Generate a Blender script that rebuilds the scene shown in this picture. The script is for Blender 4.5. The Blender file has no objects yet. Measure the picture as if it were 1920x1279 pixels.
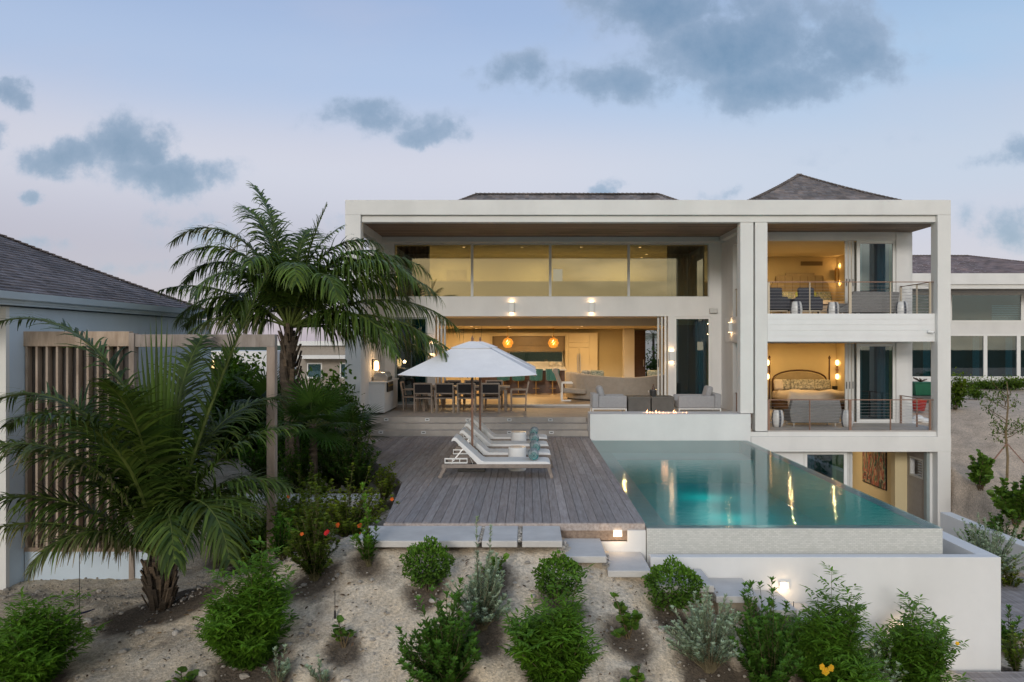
import bpy, math, random
import numpy as np
from mathutils import Vector, Matrix, noise as mnoise
R = math.radians
random.seed(7)
rng = np.random.default_rng(11)
scene = bpy.context.scene
COL = scene.collection
CX, CY, F, HC = 990.0, 642.0, 1493.0, 2.48     # survey of the photograph: principal point, focal length, camera height

def P(px, py, Y):
    return Vector(((px - CX) * Y / F, Y, HC + (CY - py) * Y / F))

# ------------------------------------------------------------------ mesh building
class MB:
    def __init__(s):
        s.v, s.f, s.c = [], [], []
        s.arr = []            # numpy chunks (verts, faces, cols)
        s.smooth = False
    def add(s, vs, fs, col=None):
        b = len(s.v)
        s.v += [tuple(p) for p in vs]
        s.f += [tuple(i + b for i in f) for f in fs]
        s.c += [col or (1, 1, 1)] * len(vs)
        return s
    def box(s, x0, x1, y0, y1, z0, z1, col=None):
        vs = [(x0,y0,z0),(x1,y0,z0),(x1,y1,z0),(x0,y1,z0),(x0,y0,z1),(x1,y0,z1),(x1,y1,z1),(x0,y1,z1)]
        return s.add(vs, [(0,3,2,1),(4,5,6,7),(0,1,5,4),(1,2,6,5),(2,3,7,6),(3,0,4,7)], col)
    def obox(s, c, sx, sy, sz, rot, col=None):
        """box of size sx,sy,sz centred at c, rotated by Matrix rot"""
        m = rot.to_3x3() if hasattr(rot, 'to_3x3') else rot
        vs = []
        for dz in (-.5,.5):
            for dx, dy in ((-.5,-.5),(.5,-.5),(.5,.5),(-.5,.5)):
                vs.append(Vector(c) + m @ Vector((dx*sx, dy*sy, dz*sz)))
        return s.add(vs, [(0,3,2,1),(4,5,6,7),(0,1,5,4),(1,2,6,5),(2,3,7,6),(3,0,4,7)], col)
    def bar(s, p0, p1, w, h=None, up=(0,0,1), col=None):
        h = h or w
        p0, p1 = Vector(p0), Vector(p1); d = p1 - p0; L = d.length; d.normalize()
        u = Vector(up)
        if abs(d.dot(u)) > .98: u = Vector((0,1,0))
        sd = d.cross(u).normalized(); u = sd.cross(d).normalized()
        m = Matrix((sd, d, u)).transposed()
        return s.obox((p0+p1)/2, w, L, h, m, col)
    def tube(s, pts, rad, n=8, col=None, cap=True):
        pts = [Vector(p) for p in pts]
        if not hasattr(rad, '__len__'): rad = [rad]*len(pts)
        vs, fs = [], []
        ref = Vector((0.123,0.456,0.88)).normalized()
        for i, p in enumerate(pts):
            d = (pts[min(i+1,len(pts)-1)] - pts[max(i-1,0)]).normalized()
            a = d.cross(ref)
            if a.length < 1e-3: a = d.cross(Vector((1,0,0)))
            a.normalize(); b = d.cross(a)
            for k in range(n):
                t = 2*math.pi*k/n
                vs.append(p + (a*math.cos(t) + b*math.sin(t))*rad[i])
        for i in range(len(pts)-1):
            for k in range(n):
                k2 = (k+1) % n
                fs.append((i*n+k, i*n+k2, (i+1)*n+k2, (i+1)*n+k))
        if cap:
            fs.append(tuple(range(n-1,-1,-1))); e = (len(pts)-1)*n
            fs.append(tuple(range(e, e+n)))
        return s.add(vs, fs, col)
    def lathe(s, prof, c=(0,0,0), n=24, col=None, cols=None):
        c = Vector(c); vs, fs = [], []
        for r, z in prof:
            for k in range(n):
                t = 2*math.pi*k/n
                vs.append(c + Vector((r*math.cos(t), r*math.sin(t), z)))
        m = len(prof)
        for i in range(m-1):
            for k in range(n):
                k2 = (k+1) % n
                fs.append((i*n+k, i*n+k2, (i+1)*n+k2, (i+1)*n+k))
        fs.append(tuple(range(n-1,-1,-1))); fs.append(tuple(range((m-1)*n, m*n)))
        return s.add(vs, fs, col)
    def prism(s, poly, z0, z1, col=None):
        n = len(poly)
        vs = [(x,y,z0) for x,y in poly] + [(x,y,z1) for x,y in poly]
        fs = [tuple(range(n-1,-1,-1)), tuple(range(n,2*n))] + [(i,(i+1)%n,n+(i+1)%n,n+i) for i in range(n)]
        return s.add(vs, fs, col)
    def extr(s, poly, axis, a0, a1, col=None):
        """polygon in the plane across axis ('x': (y,z), 'y': (x,z)) extruded from a0 to a1"""
        n = len(poly)
        mk = (lambda a,p: (a,p[0],p[1])) if axis == 'x' else (lambda a,p: (p[0],a,p[1]))
        vs = [mk(a0,p) for p in poly] + [mk(a1,p) for p in poly]
        fs = [tuple(range(n-1,-1,-1)), tuple(range(n,2*n))] + [(i,(i+1)%n,n+(i+1)%n,n+i) for i in range(n)]
        return s.add(vs, fs, col)
    def chunk(s, V, Fc, C):
        s.arr.append((np.asarray(V,dtype=np.float64).reshape(-1,3), Fc, np.asarray(C,dtype=np.float64).reshape(-1,3)))
        return s
    def grid_wall(s, xs0, xs1, z0, z1, holes, y0, y1, col=None, axis='y'):
        """wall slab with rectangular holes (a0,a1,z0,z1); axis 'y' spans x, axis 'x' spans y"""
        A = sorted({xs0, xs1, *[min(max(h[0],xs0),xs1) for h in holes], *[min(max(h[1],xs0),xs1) for h in holes]})
        Z = sorted({z0, z1, *[min(max(h[2],z0),z1) for h in holes], *[min(max(h[3],z0),z1) for h in holes]})
        na, nz = len(A)-1, len(Z)-1
        def solid(i, j):
            if i < 0 or j < 0 or i >= na or j >= nz: return False
            a, z = (A[i]+A[i+1])/2, (Z[j]+Z[j+1])/2
            return not any(h[0] < a < h[1] and h[2] < z < h[3] for h in holes)
        def q(pts):
            s.add([(a,y,z) if axis == 'y' else (y,a,z) for a,y,z in pts], [(0,1,2,3)], col)
        for i in range(na):
            for j in range(nz):
                if not solid(i,j): continue
                a0,a1,b0,b1 = A[i],A[i+1],Z[j],Z[j+1]
                q([(a0,y0,b0),(a1,y0,b0),(a1,y0,b1),(a0,y0,b1)])
                q([(a1,y1,b0),(a0,y1,b0),(a0,y1,b1),(a1,y1,b1)])
                if not solid(i-1,j): q([(a0,y1,b0),(a0,y0,b0),(a0,y0,b1),(a0,y1,b1)])
                if not solid(i+1,j): q([(a1,y0,b0),(a1,y1,b0),(a1,y1,b1),(a1,y0,b1)])
                if not solid(i,j-1): q([(a0,y1,b0),(a1,y1,b0),(a1,y0,b0),(a0,y0,b0)])
                if not solid(i,j+1): q([(a0,y0,b1),(a1,y0,b1),(a1,y1,b1),(a0,y1,b1)])
        return s
    def mesh(s, name, off=(0,0,0)):
        me = bpy.data.meshes.new(name)
        V = [np.array(s.v, dtype=np.float64).reshape(-1,3)]; Cc = [np.array(s.c, dtype=np.float64).reshape(-1,3)]
        loops, starts, pos, n = [], [], 0, len(s.v)
        for f in s.f:
            loops.append(np.array(f, dtype=np.int32)); starts.append(np.array([pos], dtype=np.int32)); pos += len(f)
        for V2, F2, C2 in s.arr:
            V.append(V2); Cc.append(C2)
            for fa in F2:                     # fa: (m,k) int array
                m, k = fa.shape
                loops.append((fa + n).astype(np.int32).ravel())
                starts.append((pos + np.arange(m)*k).astype(np.int32)); pos += m*k
            n += len(V2)
        V = np.concatenate(V) - np.array(off); Cc = np.concatenate(Cc)
        L = np.concatenate(loops); S = np.concatenate(starts)
        me.vertices.add(len(V)); me.vertices.foreach_set('co', V.astype(np.float32).ravel())
        me.loops.add(len(L)); me.loops.foreach_set('vertex_index', L)
        me.polygons.add(len(S)); me.polygons.foreach_set('loop_start', S)
        at = me.color_attributes.new('Col', 'FLOAT_COLOR', 'POINT')
        at.data.foreach_set('color', np.concatenate([Cc, np.ones((len(Cc),1))],1).astype(np.float32).ravel())
        me.update(calc_edges=True); me.validate()
        me.polygons.foreach_set('use_smooth', np.full(len(S), bool(s.smooth)))
        return me

def root_of(o):
    while o.parent: o = o.parent
    return o
def obj(name, mb, m, parent=None, w=True, bev=0, seg=2, label=None, smooth=None):
    """link a mesh; w=True: the mesh was modelled in world coordinates"""
    if smooth is not None: mb.smooth = smooth
    off = root_of(parent).location if (parent and w) else (0,0,0)
    me = mb.mesh(name, tuple(off))
    if m: me.materials.append(m)
    o = bpy.data.objects.new(name, me); COL.objects.link(o)
    if parent: o.parent = parent
    if bev:
        b = o.modifiers.new('bevel', 'BEVEL'); b.width = bev; b.segments = seg; b.limit_method = 'ANGLE'
        b.harden_normals = False
    if label: o['label'] = label
    return o
def thing(name, label, cat, loc=(0,0,0), rz=0, group=None):
    o = bpy.data.objects.new(name, None); COL.objects.link(o)
    o.location = loc; o.rotation_euler = (0,0,rz); o.empty_display_size = .2
    o['label'] = label; o['category'] = cat
    if group: o['group'] = group
    return o
def tag(o, label, cat, group=None):
    o['label'] = label; o['category'] = cat
    if group: o['group'] = group
    return o
def struct(name, mb, m, **k):
    o = obj(name, mb, m, **k); o['kind'] = 'structure'; return o
def stuff(name, mb, m, label, cat):
    o = obj(name, mb, m); o['kind'] = 'stuff'; o['label'] = label; o['category'] = cat; return o
def dup(o, loc=None, rz=None, label=None, parent=None):
    c = o.copy(); COL.objects.link(c)
    if parent: c.parent = parent
    if loc is not None: c.location = loc
    if rz is not None: c.rotation_euler = (0,0,rz)
    if label: c['label'] = label
    for ch in list(o.children): dup(ch, parent=c)
    return c

# ------------------------------------------------------------------ materials
def nodes(name):
    m = bpy.data.materials.new(name); m.use_nodes = True
    nt = m.node_tree; b = nt.nodes['Principled BSDF']
    return m, nt, b
def N(nt, t, **k):
    n = nt.nodes.new(t)
    for a, v in k.items():
        if a.startswith('i_'):
            key = a[2:]; key = int(key) if key.isdigit() else key.replace('_',' ')
            n.inputs[key].default_value = v
        else: setattr(n, a, v)
    return n
def lk(nt, a, b): nt.links.new(a, b)
def mth(nt, op, a, b=None, clamp=False):
    n = N(nt, 'ShaderNodeMath', operation=op); n.use_clamp = clamp
    for i, v in enumerate((a, b)):
        if v is None: continue
        if hasattr(v, 'is_linked'): lk(nt, v, n.inputs[i])
        else: n.inputs[i].default_value = v
    return n.outputs[0]
def mixc(nt, f, a, b, mode='MIX'):
    n = N(nt, 'ShaderNodeMix', data_type='RGBA', blend_type=mode)
    for i, v in ((0,f),(6,a),(7,b)):
        if hasattr(v, 'is_linked'): lk(nt, v, n.inputs[i])
        else: n.inputs[i].default_value = v if i == 0 else (*v[:3],1)
    return n.outputs[2]
def pm(name, col, rough=.6, var=.12, scale=3., bump=0., bscale=80., metal=0., attr=False, stretch=None, dark=None, spec=.5, coat=0, dirt=0., sheen=0):
    """principled material whose colour is broken up by noise; attr multiplies the mesh colour in"""
    m, nt, b = nodes(name)
    tc = N(nt, 'ShaderNodeTexCoord'); mp = N(nt, 'ShaderNodeMapping')
    lk(nt, tc.outputs['Object'], mp.inputs[0])
    if stretch: mp.inputs['Scale'].default_value = stretch
    nz = N(nt, 'ShaderNodeTexNoise'); nz.inputs['Scale'].default_value = scale; nz.inputs['Detail'].default_value = 6
    nz.inputs['Roughness'].default_value = .65
    lk(nt, mp.outputs[0], nz.inputs['Vector'])
    rm = N(nt, 'ShaderNodeMapRange'); lk(nt, nz.outputs[0], rm.inputs[0])
    rm.inputs[1].default_value = .3; rm.inputs[2].default_value = .7
    d = dark or tuple(c*(1-2*var) for c in col); l = tuple(min(1,c*(1+var*.6)) for c in col)
    c = mixc(nt, rm.outputs[0], d, l)
    if attr:
        at = N(nt, 'ShaderNodeAttribute', attribute_name='Col')
        c = mixc(nt, 1.0, c, at.outputs['Color'], 'MULTIPLY')
    if dirt:
        n2 = N(nt, 'ShaderNodeTexNoise'); n2.inputs['Scale'].default_value = .9; n2.inputs['Detail'].default_value = 8
        mp2 = N(nt, 'ShaderNodeMapping'); mp2.inputs['Scale'].default_value = (1.4,1.4,.35)
        lk(nt, tc.outputs['Object'], mp2.inputs[0]); lk(nt, mp2.outputs[0], n2.inputs['Vector'])
        r2 = N(nt, 'ShaderNodeMapRange'); lk(nt, n2.outputs[0], r2.inputs[0])
        r2.inputs[1].default_value = .45; r2.inputs[2].default_value = .75; r2.inputs[3].default_value = 0; r2.inputs[4].default_value = dirt
        c = mixc(nt, r2.outputs[0], c, tuple(k*.55 for k in col))
    lk(nt, c, b.inputs['Base Color'])
    b.inputs['Roughness'].default_value = rough; b.inputs['Metallic'].default_value = metal
    b.inputs['Specular IOR Level'].default_value = spec
    if coat: b.inputs['Coat Weight'].default_value = coat
    if sheen: b.inputs['Sheen Weight'].default_value = sheen
    if bump:
        n3 = N(nt, 'ShaderNodeTexNoise'); n3.inputs['Scale'].default_value = bscale; n3.inputs['Detail'].default_value = 4
        lk(nt, mp.outputs[0], n3.inputs['Vector'])
        bp = N(nt, 'ShaderNodeBump'); bp.inputs['Strength'].default_value = bump; bp.inputs['Distance'].default_value = .02
        lk(nt, n3.outputs[0], bp.inputs['Height']); lk(nt, bp.outputs[0], b.inputs['Normal'])
    return m
def emit(name, col, s):
    m, nt, b = nodes(name)
    b.inputs['Base Color'].default_value = (*col,1); b.inputs['Emission Color'].default_value = (*col,1)
    b.inputs['Emission Strength'].default_value = s
    return m
def leafmat(name, rough=.45, tr=.25):
    m, nt, b = nodes(name)
    at = N(nt, 'ShaderNodeAttribute', attribute_name='Col')
    lk(nt, at.outputs['Color'], b.inputs['Base Color']); b.inputs['Roughness'].default_value = rough
    b.inputs['Specular IOR Level'].default_value = .22
    t = N(nt, 'ShaderNodeBsdfTranslucent')
    hs = N(nt, 'ShaderNodeHueSaturation'); hs.inputs['Value'].default_value = 1.5; hs.inputs['Saturation'].default_value = 1.1
    lk(nt, at.outputs['Color'], hs.inputs['Color']); lk(nt, hs.outputs[0], t.inputs['Color'])
    mx = N(nt, 'ShaderNodeMixShader'); mx.inputs[0].default_value = tr
    lk(nt, b.outputs[0], mx.inputs[1]); lk(nt, t.outputs[0], mx.inputs[2])
    lk(nt, mx.outputs[0], nt.nodes['Material Output'].inputs[0])
    return m
def glassmat(name, tint, refl=.12, rough=.01, ior=1.5, gcol=(1,1,1)):
    """thin pane: fresnel reflection over a tinted see-through body"""
    m, nt, b = nodes(name); nt.nodes.remove(b)
    tr = N(nt, 'ShaderNodeBsdfTransparent'); tr.inputs[0].default_value = (*tint,1)
    gl = N(nt, 'ShaderNodeBsdfGlossy'); gl.inputs['Roughness'].default_value = rough; gl.inputs[0].default_value = (*gcol,1)
    fr = N(nt, 'ShaderNodeFresnel'); fr.inputs['IOR'].default_value = ior
    f = mth(nt, 'ADD', fr.outputs[0], refl, True)
    mx = N(nt, 'ShaderNodeMixShader'); lk(nt, f, mx.inputs[0])
    lk(nt, tr.outputs[0], mx.inputs[1]); lk(nt, gl.outputs[0], mx.inputs[2])
    lk(nt, mx.outputs[0], nt.nodes['Material Output'].inputs[0])
    return m
def brickmat(name, c1, c2, mortar, bw, bh, msize, rough=.5, bump=.3, axis='xz'):
    m, nt, b = nodes(name)
    tc = N(nt, 'ShaderNodeTexCoord'); sp = N(nt, 'ShaderNodeSeparateXYZ'); cb = N(nt, 'ShaderNodeCombineXYZ')
    lk(nt, tc.outputs['Object'], sp.inputs[0])
    u = mth(nt, 'ADD', sp.outputs[0], sp.outputs[1])
    lk(nt, u if axis == 'xz' else sp.outputs[0], cb.inputs[0]); lk(nt, sp.outputs[2] if axis == 'xz' else sp.outputs[1], cb.inputs[1])
    br = N(nt, 'ShaderNodeTexBrick'); br.inputs['Color1'].default_value = (*c1,1); br.inputs['Color2'].default_value = (*c2,1)
    br.inputs['Mortar'].default_value = (*mortar,1); br.inputs['Scale'].default_value = 1; br.inputs['Mortar Size'].default_value = msize
    br.inputs['Brick Width'].default_value = bw; br.inputs['Row Height'].default_value = bh
    lk(nt, cb.outputs[0], br.inputs['Vector'])
    nz = N(nt, 'ShaderNodeTexNoise'); nz.inputs['Scale'].default_value = 2.2; nz.inputs['Detail'].default_value = 5
    lk(nt, tc.outputs['Object'], nz.inputs['Vector'])
    c = mixc(nt, mth(nt, 'MULTIPLY', nz.outputs[0], .35), br.outputs[0], tuple(k*.75 for k in c1))
    lk(nt, c, b.inputs['Base Color']); b.inputs['Roughness'].default_value = rough
    bp = N(nt, 'ShaderNodeBump'); bp.inputs['Strength'].default_value = bump; bp.inputs['Distance'].default_value = .004
    inv = mth(nt, 'SUBTRACT', 1, br.outputs[1]); lk(nt, inv, bp.inputs['Height']); lk(nt, bp.outputs[0], b.inputs['Normal'])
    return m

M = {}
M['stucco'] = pm('white_stucco', (.72,.71,.68), .75, .03, 1.2, .15, 140, dirt=.17)
M['stucco_lo'] = pm('white_stucco_wall', (.74,.735,.72), .75, .035, 1.0, .15, 140, dirt=.17)
M['annex_stucco_shaded'] = pm('annex_stucco_shaded', (.56,.65,.73), .8, .04, 1.2, .2, 120, dirt=.12)  # white stucco with its blue shade painted into the colour
M['white_paint'] = pm('white_paint', (.76,.76,.74), .45, .03, 2)
M['frame_grey'] = pm('aluminium_frame', (.55,.55,.53), .4, .05, 5)
M['frame_green'] = pm('grey_green_frame', (.28,.33,.33), .4, .05, 5)
M['siding'] = pm('white_siding', (.76,.76,.75), .5, .03, 2)
M['soffit'] = pm('soffit_wood', (.30,.21,.155), .6, .22, 2.0, .1, 30, attr=True, stretch=(.6,9,9))
M['deck'] = pm('weathered_deck', (.345,.315,.302), .7, .2, 1.6, .2, 26, attr=True, stretch=(16,1.3,16), dark=(.22,.185,.172))
M['grey_wood'] = pm('weathered_teak', (.29,.24,.205), .65, .2, 2, .12, 30, stretch=(3,3,3))
M['pine'] = pm('knotty_pine', (.47,.385,.315), .75, .2, 1.6, .1, 30, attr=True, stretch=(6,6,1.2), dark=(.30,.225,.17))
M['shingle'] = pm('roof_shingle', (.225,.195,.185), .8, .25, 1.4, .3, 40, attr=True)
M['stone'] = pm('terrace_stone', (.50,.45,.40), .6, .1, 2.2, .06, 60, attr=True)
M['travertine'] = brickmat('interior_tile', (.48,.38,.27), (.44,.35,.25), (.34,.27,.2), .9, .6, .006, .35, .1, 'xy')
M['paver'] = pm('cast_stone_paver', (.60,.575,.54), .8, .08, 3, .15, 70, dirt=.12)
M['mosaic'] = brickmat('white_mosaic', (.66,.66,.62), (.54,.55,.51), (.46,.46,.44), .055, .024, .0022, .35, .25)
M['concrete'] = pm('dark_concrete', (.115,.11,.10), .7, .15, 3, .1, 60)
M['warm_wall'] = pm('interior_plaster', (.66,.555,.335), .75, .04, 1)
M['cabinet'] = pm('cream_cabinet', (.66,.56,.38), .5, .03, 2)
M['grey_pillar'] = pm('interior_column', (.62,.58,.52), .7, .03, 2)
M['dark_wood'] = pm('dark_brown_wood', (.085,.04,.022), .45, .2, 3, .06, 30, stretch=(2,2,9))
M['hood'] = pm('bronze_panel', (.27,.20,.12), .4, .1, 2)
M['marble'] = pm('white_marble', (.68,.66,.62), .3, .1, 2)
M['chair_fabric'] = pm('black_sling', (.022,.02,.022), .7, .1, 20)
M['grey_fabric'] = pm('grey_upholstery', (.34,.34,.35), .9, .07, 14, .25, 400, sheen=.2)
M['taupe_fabric'] = pm('taupe_upholstery', (.33,.29,.245), .9, .07, 8, .2, 300, sheen=.2)
M['tweed'] = pm('grey_tweed', (.24,.235,.23), .9, .2, 60, .3, 300)
M['charcoal'] = pm('charcoal_fabric', (.06,.062,.075), .85, .1, 20, .2, 300)
M['canvas'] = pm('white_canvas', (.80,.80,.81), .85, .05, 2, .35, 9)
M['sling'] = pm('white_sling', (.78,.78,.77), .7, .03, 4, .1, 300)
M['towel'] = pm('teal_towel', (.85,.85,.85), .95, .3, 16, .4, 200, attr=True)
M['teal'] = pm('teal_velvet', (.012,.115,.12), .6, .15, 20, .1, 200, sheen=.4)
M['steel'] = pm('brushed_steel', (.6,.6,.6), .3, .05, 20, metal=1)
M['brass'] = pm('brass', (.55,.36,.14), .35, .1, 10, metal=1)
M['bronze'] = pm('bronze_rail', (.32,.20,.15), .45, .1, 10, metal=.6)
M['champagne'] = pm('champagne_post', (.55,.47,.36), .4, .05, 10, metal=.4)
M['pole_wood'] = pm('umbrella_pole_wood', (.27,.15,.105), .5, .15, 4)
M['teak'] = pm('pale_teak', (.42,.335,.265), .65, .2, 2, .12, 30, stretch=(3,3,3))
M['black'] = pm('black_plastic', (.015,.015,.016), .5, .1, 10)
M['ceramic'] = pm('striped_ceramic', (.7,.7,.7), .3, .02, 5, attr=True)
M['pillow'] = pm('patterned_cushion', (.55,.5,.36), .9, .3, 22, dark=(.03,.11,.10))
M['pillow_lime'] = pm('lime_cushion', (.50,.52,.14), .9, .3, 22, dark=(.14,.24,.05))
M['pillow_mono'] = pm('monochrome_cushion', (.55,.52,.42), .9, .3, 16, dark=(.03,.04,.05))
M['linen'] = pm('bed_linen', (.62,.54,.45), .9, .05, 4, .1, 60)
M['headboard'] = pm('headboard_fabric', (.42,.34,.22), .85, .08, 6)
M['art'] = None
M['gravel'] = pm('limestone_pebble', (.50,.46,.41), .9, .2, 6, attr=True)
M['leaf'] = leafmat('leaf',.55,.3)
M['frond'] = leafmat('palm_leaf', .4, .2)
M['silverleaf'] = leafmat('silver_leaf', .7, .15)
M['petal'] = leafmat('petal', .6, .3)
M['stem'] = pm('woody_stem', (.13,.10,.06), .85, .2, 8, attr=True)
M['trunk'] = pm('palm_trunk', (.115,.085,.06), .9, .3, 5, .5, 25, attr=True, stretch=(1,1,3))
M['glass_up'] = glassmat('gallery_glass', (.62,.615,.53), .085, gcol=(1,.93,.70))
M['glass_dk'] = glassmat('tinted_glass', (.34,.58,.64), .08)
M['dark_room'] = pm('dim_room', (.035,.075,.09), .9, .2, 1)  # dark tone painted in for dim interiors behind closed glass
M['curtain'] = pm('grey_curtain', (.36,.38,.38), .9, .1, 3, stretch=(20,20,.5))
M['curtain_teal'] = pm('teal_curtain', (.16,.36,.40), .9, .1, 3, stretch=(20,20,.5))
M['lamp'] = emit('warm_lamp', (1,.64,.33), 6)
M['lamp_soft'] = emit('warm_lamp_soft', (1,.60,.25), 5)
M['lamp_white'] = emit('step_lamp', (1,.80,.55), 9)
M['flame'] = emit('gas_flame', (1,.48,.22), 5)
M['amber'] = emit('amber_glass', (.72,.34,.05), .5)
M['green_plastic'] = pm('green_plastic', (.01,.12,.06), .5, .1, 5)
M['red_plastic'] = pm('red_plastic', (.5,.03,.02), .5, .1, 5)
M['blue_pipe'] = pm('navy_hose', (.012,.016,.05), .5, .1, 5)
# ------------------------------------------------------------------ camera
cam = bpy.data.cameras.new('camera'); co = bpy.data.objects.new('camera', cam); COL.objects.link(co)
co.location = (0,0,HC); co.rotation_euler = (R(90),0,0)
cam.sensor_width = 36; cam.lens = F/1920*36
cam.shift_x = (960-CX)/1920; cam.shift_y = (CY-639.5)/1920
cam.clip_start = .1; cam.clip_end = 6000
scene.camera = co
scene.view_settings.view_transform = 'Standard'; scene.view_settings.look = 'None'; scene.view_settings.exposure = 0
scene.render.engine = 'CYCLES'
cy = scene.cycles
cy.use_denoising = True
try: cy.denoiser = 'OPENIMAGEDENOISE'
except Exception: pass
cy.max_bounces = 8; cy.diffuse_bounces = 3; cy.glossy_bounces = 3; cy.transparent_max_bounces = 16; cy.transmission_bounces = 4
cy.caustics_reflective = False; cy.caustics_refractive = False; cy.sample_clamp_indirect = 4
cy.use_adaptive_sampling = True; cy.adaptive_threshold = .025

# ------------------------------------------------------------------ dusk sky
world = bpy.data.worlds.new('World'); scene.world = world; world.use_nodes = True
nt = world.node_tree; nt.nodes.clear()
out = N(nt, 'ShaderNodeOutputWorld')
SUN_EL, SUN_AZ = R(15.0), R(192)         # low sun behind the viewer
sky = N(nt, 'ShaderNodeTexSky', sky_type='NISHITA'); sky.sun_disc = False
sky.sun_elevation = SUN_EL; sky.sun_rotation = SUN_AZ
bg1 = N(nt, 'ShaderNodeBackground'); lk(nt, sky.outputs[0], bg1.inputs[0]); bg1.inputs[1].default_value = .025
tc = N(nt, 'ShaderNodeTexCoord'); sp = N(nt, 'ShaderNodeSeparateXYZ'); lk(nt, tc.outputs['Generated'], sp.inputs[0])
X, Y, Z = sp.outputs
def ramp(fac, stops):
    r = N(nt, 'ShaderNodeValToRGB'); r.color_ramp.interpolation = 'EASE'
    el = r.color_ramp.elements
    while len(el) < len(stops): el.new(.5)
    for e, (p, c) in zip(el, stops): e.position = p; e.color = (*c,1)
    lk(nt, fac, r.inputs[0]); return r.outputs[0]
front_l = ramp(Z, [(0,(.43,.37,.46)), (.10,(.47,.435,.525)), (.21,(.62,.61,.69)), (.31,(.42,.52,.72)), (.40,(.34,.45,.68)), (1,(.20,.30,.50))])
front_r = ramp(Z, [(0,(.50,.45,.55)), (.10,(.56,.53,.62)), (.20,(.53,.58,.69)), (.31,(.39,.54,.74)), (.40,(.32,.46,.68)), (1,(.20,.30,.50))])
fx = N(nt, 'ShaderNodeMapRange'); fx.interpolation_type = 'SMOOTHSTEP'; lk(nt, X, fx.inputs[0])
fx.inputs[1].default_value = -.1; fx.inputs[2].default_value = .45
front = mixc(nt, fx.outputs[0], front_l, front_r)
back = ramp(Z, [(0,(1.30,1.10,.84)), (.10,(1.28,1.20,1.05)), (.3,(1.04,1.07,1.12)), (.6,(.68,.77,.92)), (1,(.40,.50,.70))])
# clouds in the afterglow behind the viewer (seen mirrored in the glass)
nb = N(nt, 'ShaderNodeTexNoise'); nb.inputs['Scale'].default_value = 5.5; nb.inputs['Detail'].default_value = 7
mpb = N(nt, 'ShaderNodeMapping'); mpb.inputs['Scale'].default_value = (1,1,2.6); mpb.inputs['Location'].default_value = (.35,0,0)
lk(nt, tc.outputs['Generated'], mpb.inputs[0]); lk(nt, mpb.outputs[0], nb.inputs['Vector'])
rb = N(nt, 'ShaderNodeMapRange'); rb.interpolation_type = 'SMOOTHSTEP'; lk(nt, nb.outputs[0], rb.inputs[0])
rb.inputs[1].default_value = .42; rb.inputs[2].default_value = .58; rb.inputs[4].default_value = .75
back = mixc(nt, rb.outputs[0], back, (.27,.30,.33))
fy = N(nt, 'ShaderNodeMapRange'); fy.interpolation_type = 'SMOOTHSTEP'; lk(nt, Y, fy.inputs[0])
fy.inputs[1].default_value = .35; fy.inputs[2].default_value = -.45
base = mixc(nt, fy.outputs[0], front, back)
# clouds ahead: the banks of this evening, each placed by its bearing (tangent units) and broken up by noise
Ys = mth(nt, 'MAXIMUM', Y, .02)
u = mth(nt, 'DIVIDE', X, Ys); v = mth(nt, 'DIVIDE', Z, Ys)
uv = N(nt, 'ShaderNodeCombineXYZ'); lk(nt, u, uv.inputs[0]); lk(nt, v, uv.inputs[1])
dn = N(nt, 'ShaderNodeTexNoise'); dn.inputs['Scale'].default_value = 8; dn.inputs['Detail'].default_value = 8; dn.inputs['Roughness'].default_value = .62
lk(nt, uv.outputs[0], dn.inputs['Vector'])
ds = N(nt, 'ShaderNodeVectorMath', operation='SUBTRACT'); lk(nt, dn.outputs['Color'], ds.inputs[0]); ds.inputs[1].default_value = (.5,.5,.5)
dm = N(nt, 'ShaderNodeVectorMath', operation='MULTIPLY'); lk(nt, ds.outputs[0], dm.inputs[0]); dm.inputs[1].default_value = (.15,.085,0)
uvd = N(nt, 'ShaderNodeVectorMath', operation='ADD'); lk(nt, uv.outputs[0], uvd.inputs[0]); lk(nt, dm.outputs[0], uvd.inputs[1])
fb = N(nt, 'ShaderNodeTexNoise'); fb.inputs['Scale'].default_value = 13; fb.inputs['Detail'].default_value = 10; fb.inputs['Roughness'].default_value = .62
lk(nt, uv.outputs[0], fb.inputs['Vector'])
BANKS = [(1400,60,330,120,.78),(215,300,170,52,.72),(1100,140,220,50,.55),(745,228,150,36,.55),(380,440,150,50,.4),(1260,10,200,70,1.1),(1400,85,200,105,1.15),(1560,95,150,95,1.1),(1450,165,180,60,1.1),(1170,150,140,48,1),(975,130,110,58,.95),(1070,60,70,22,.3),
         (135,292,100,50,1.1),(240,275,100,62,1.15),(310,325,160,46,1.15),(690,213,118,38,1),(800,246,80,28,.9),(15,165,50,30,.9),(0,260,25,40,.7),(72,366,32,20,.8),
         (1122,350,36,18,.75),(1885,275,80,34,.8),(1870,430,110,62,.75),(1370,362,90,14,.5),(320,408,90,30,.5),(400,392,70,22,.5),(330,500,180,26,.42),(90,452,60,26,.5),(430,455,90,22,.35),(640,420,40,22,.4),(1700,250,140,40,.25),(1560,300,160,24,.28),(1900,330,70,18,.5)]
acc = None
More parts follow.
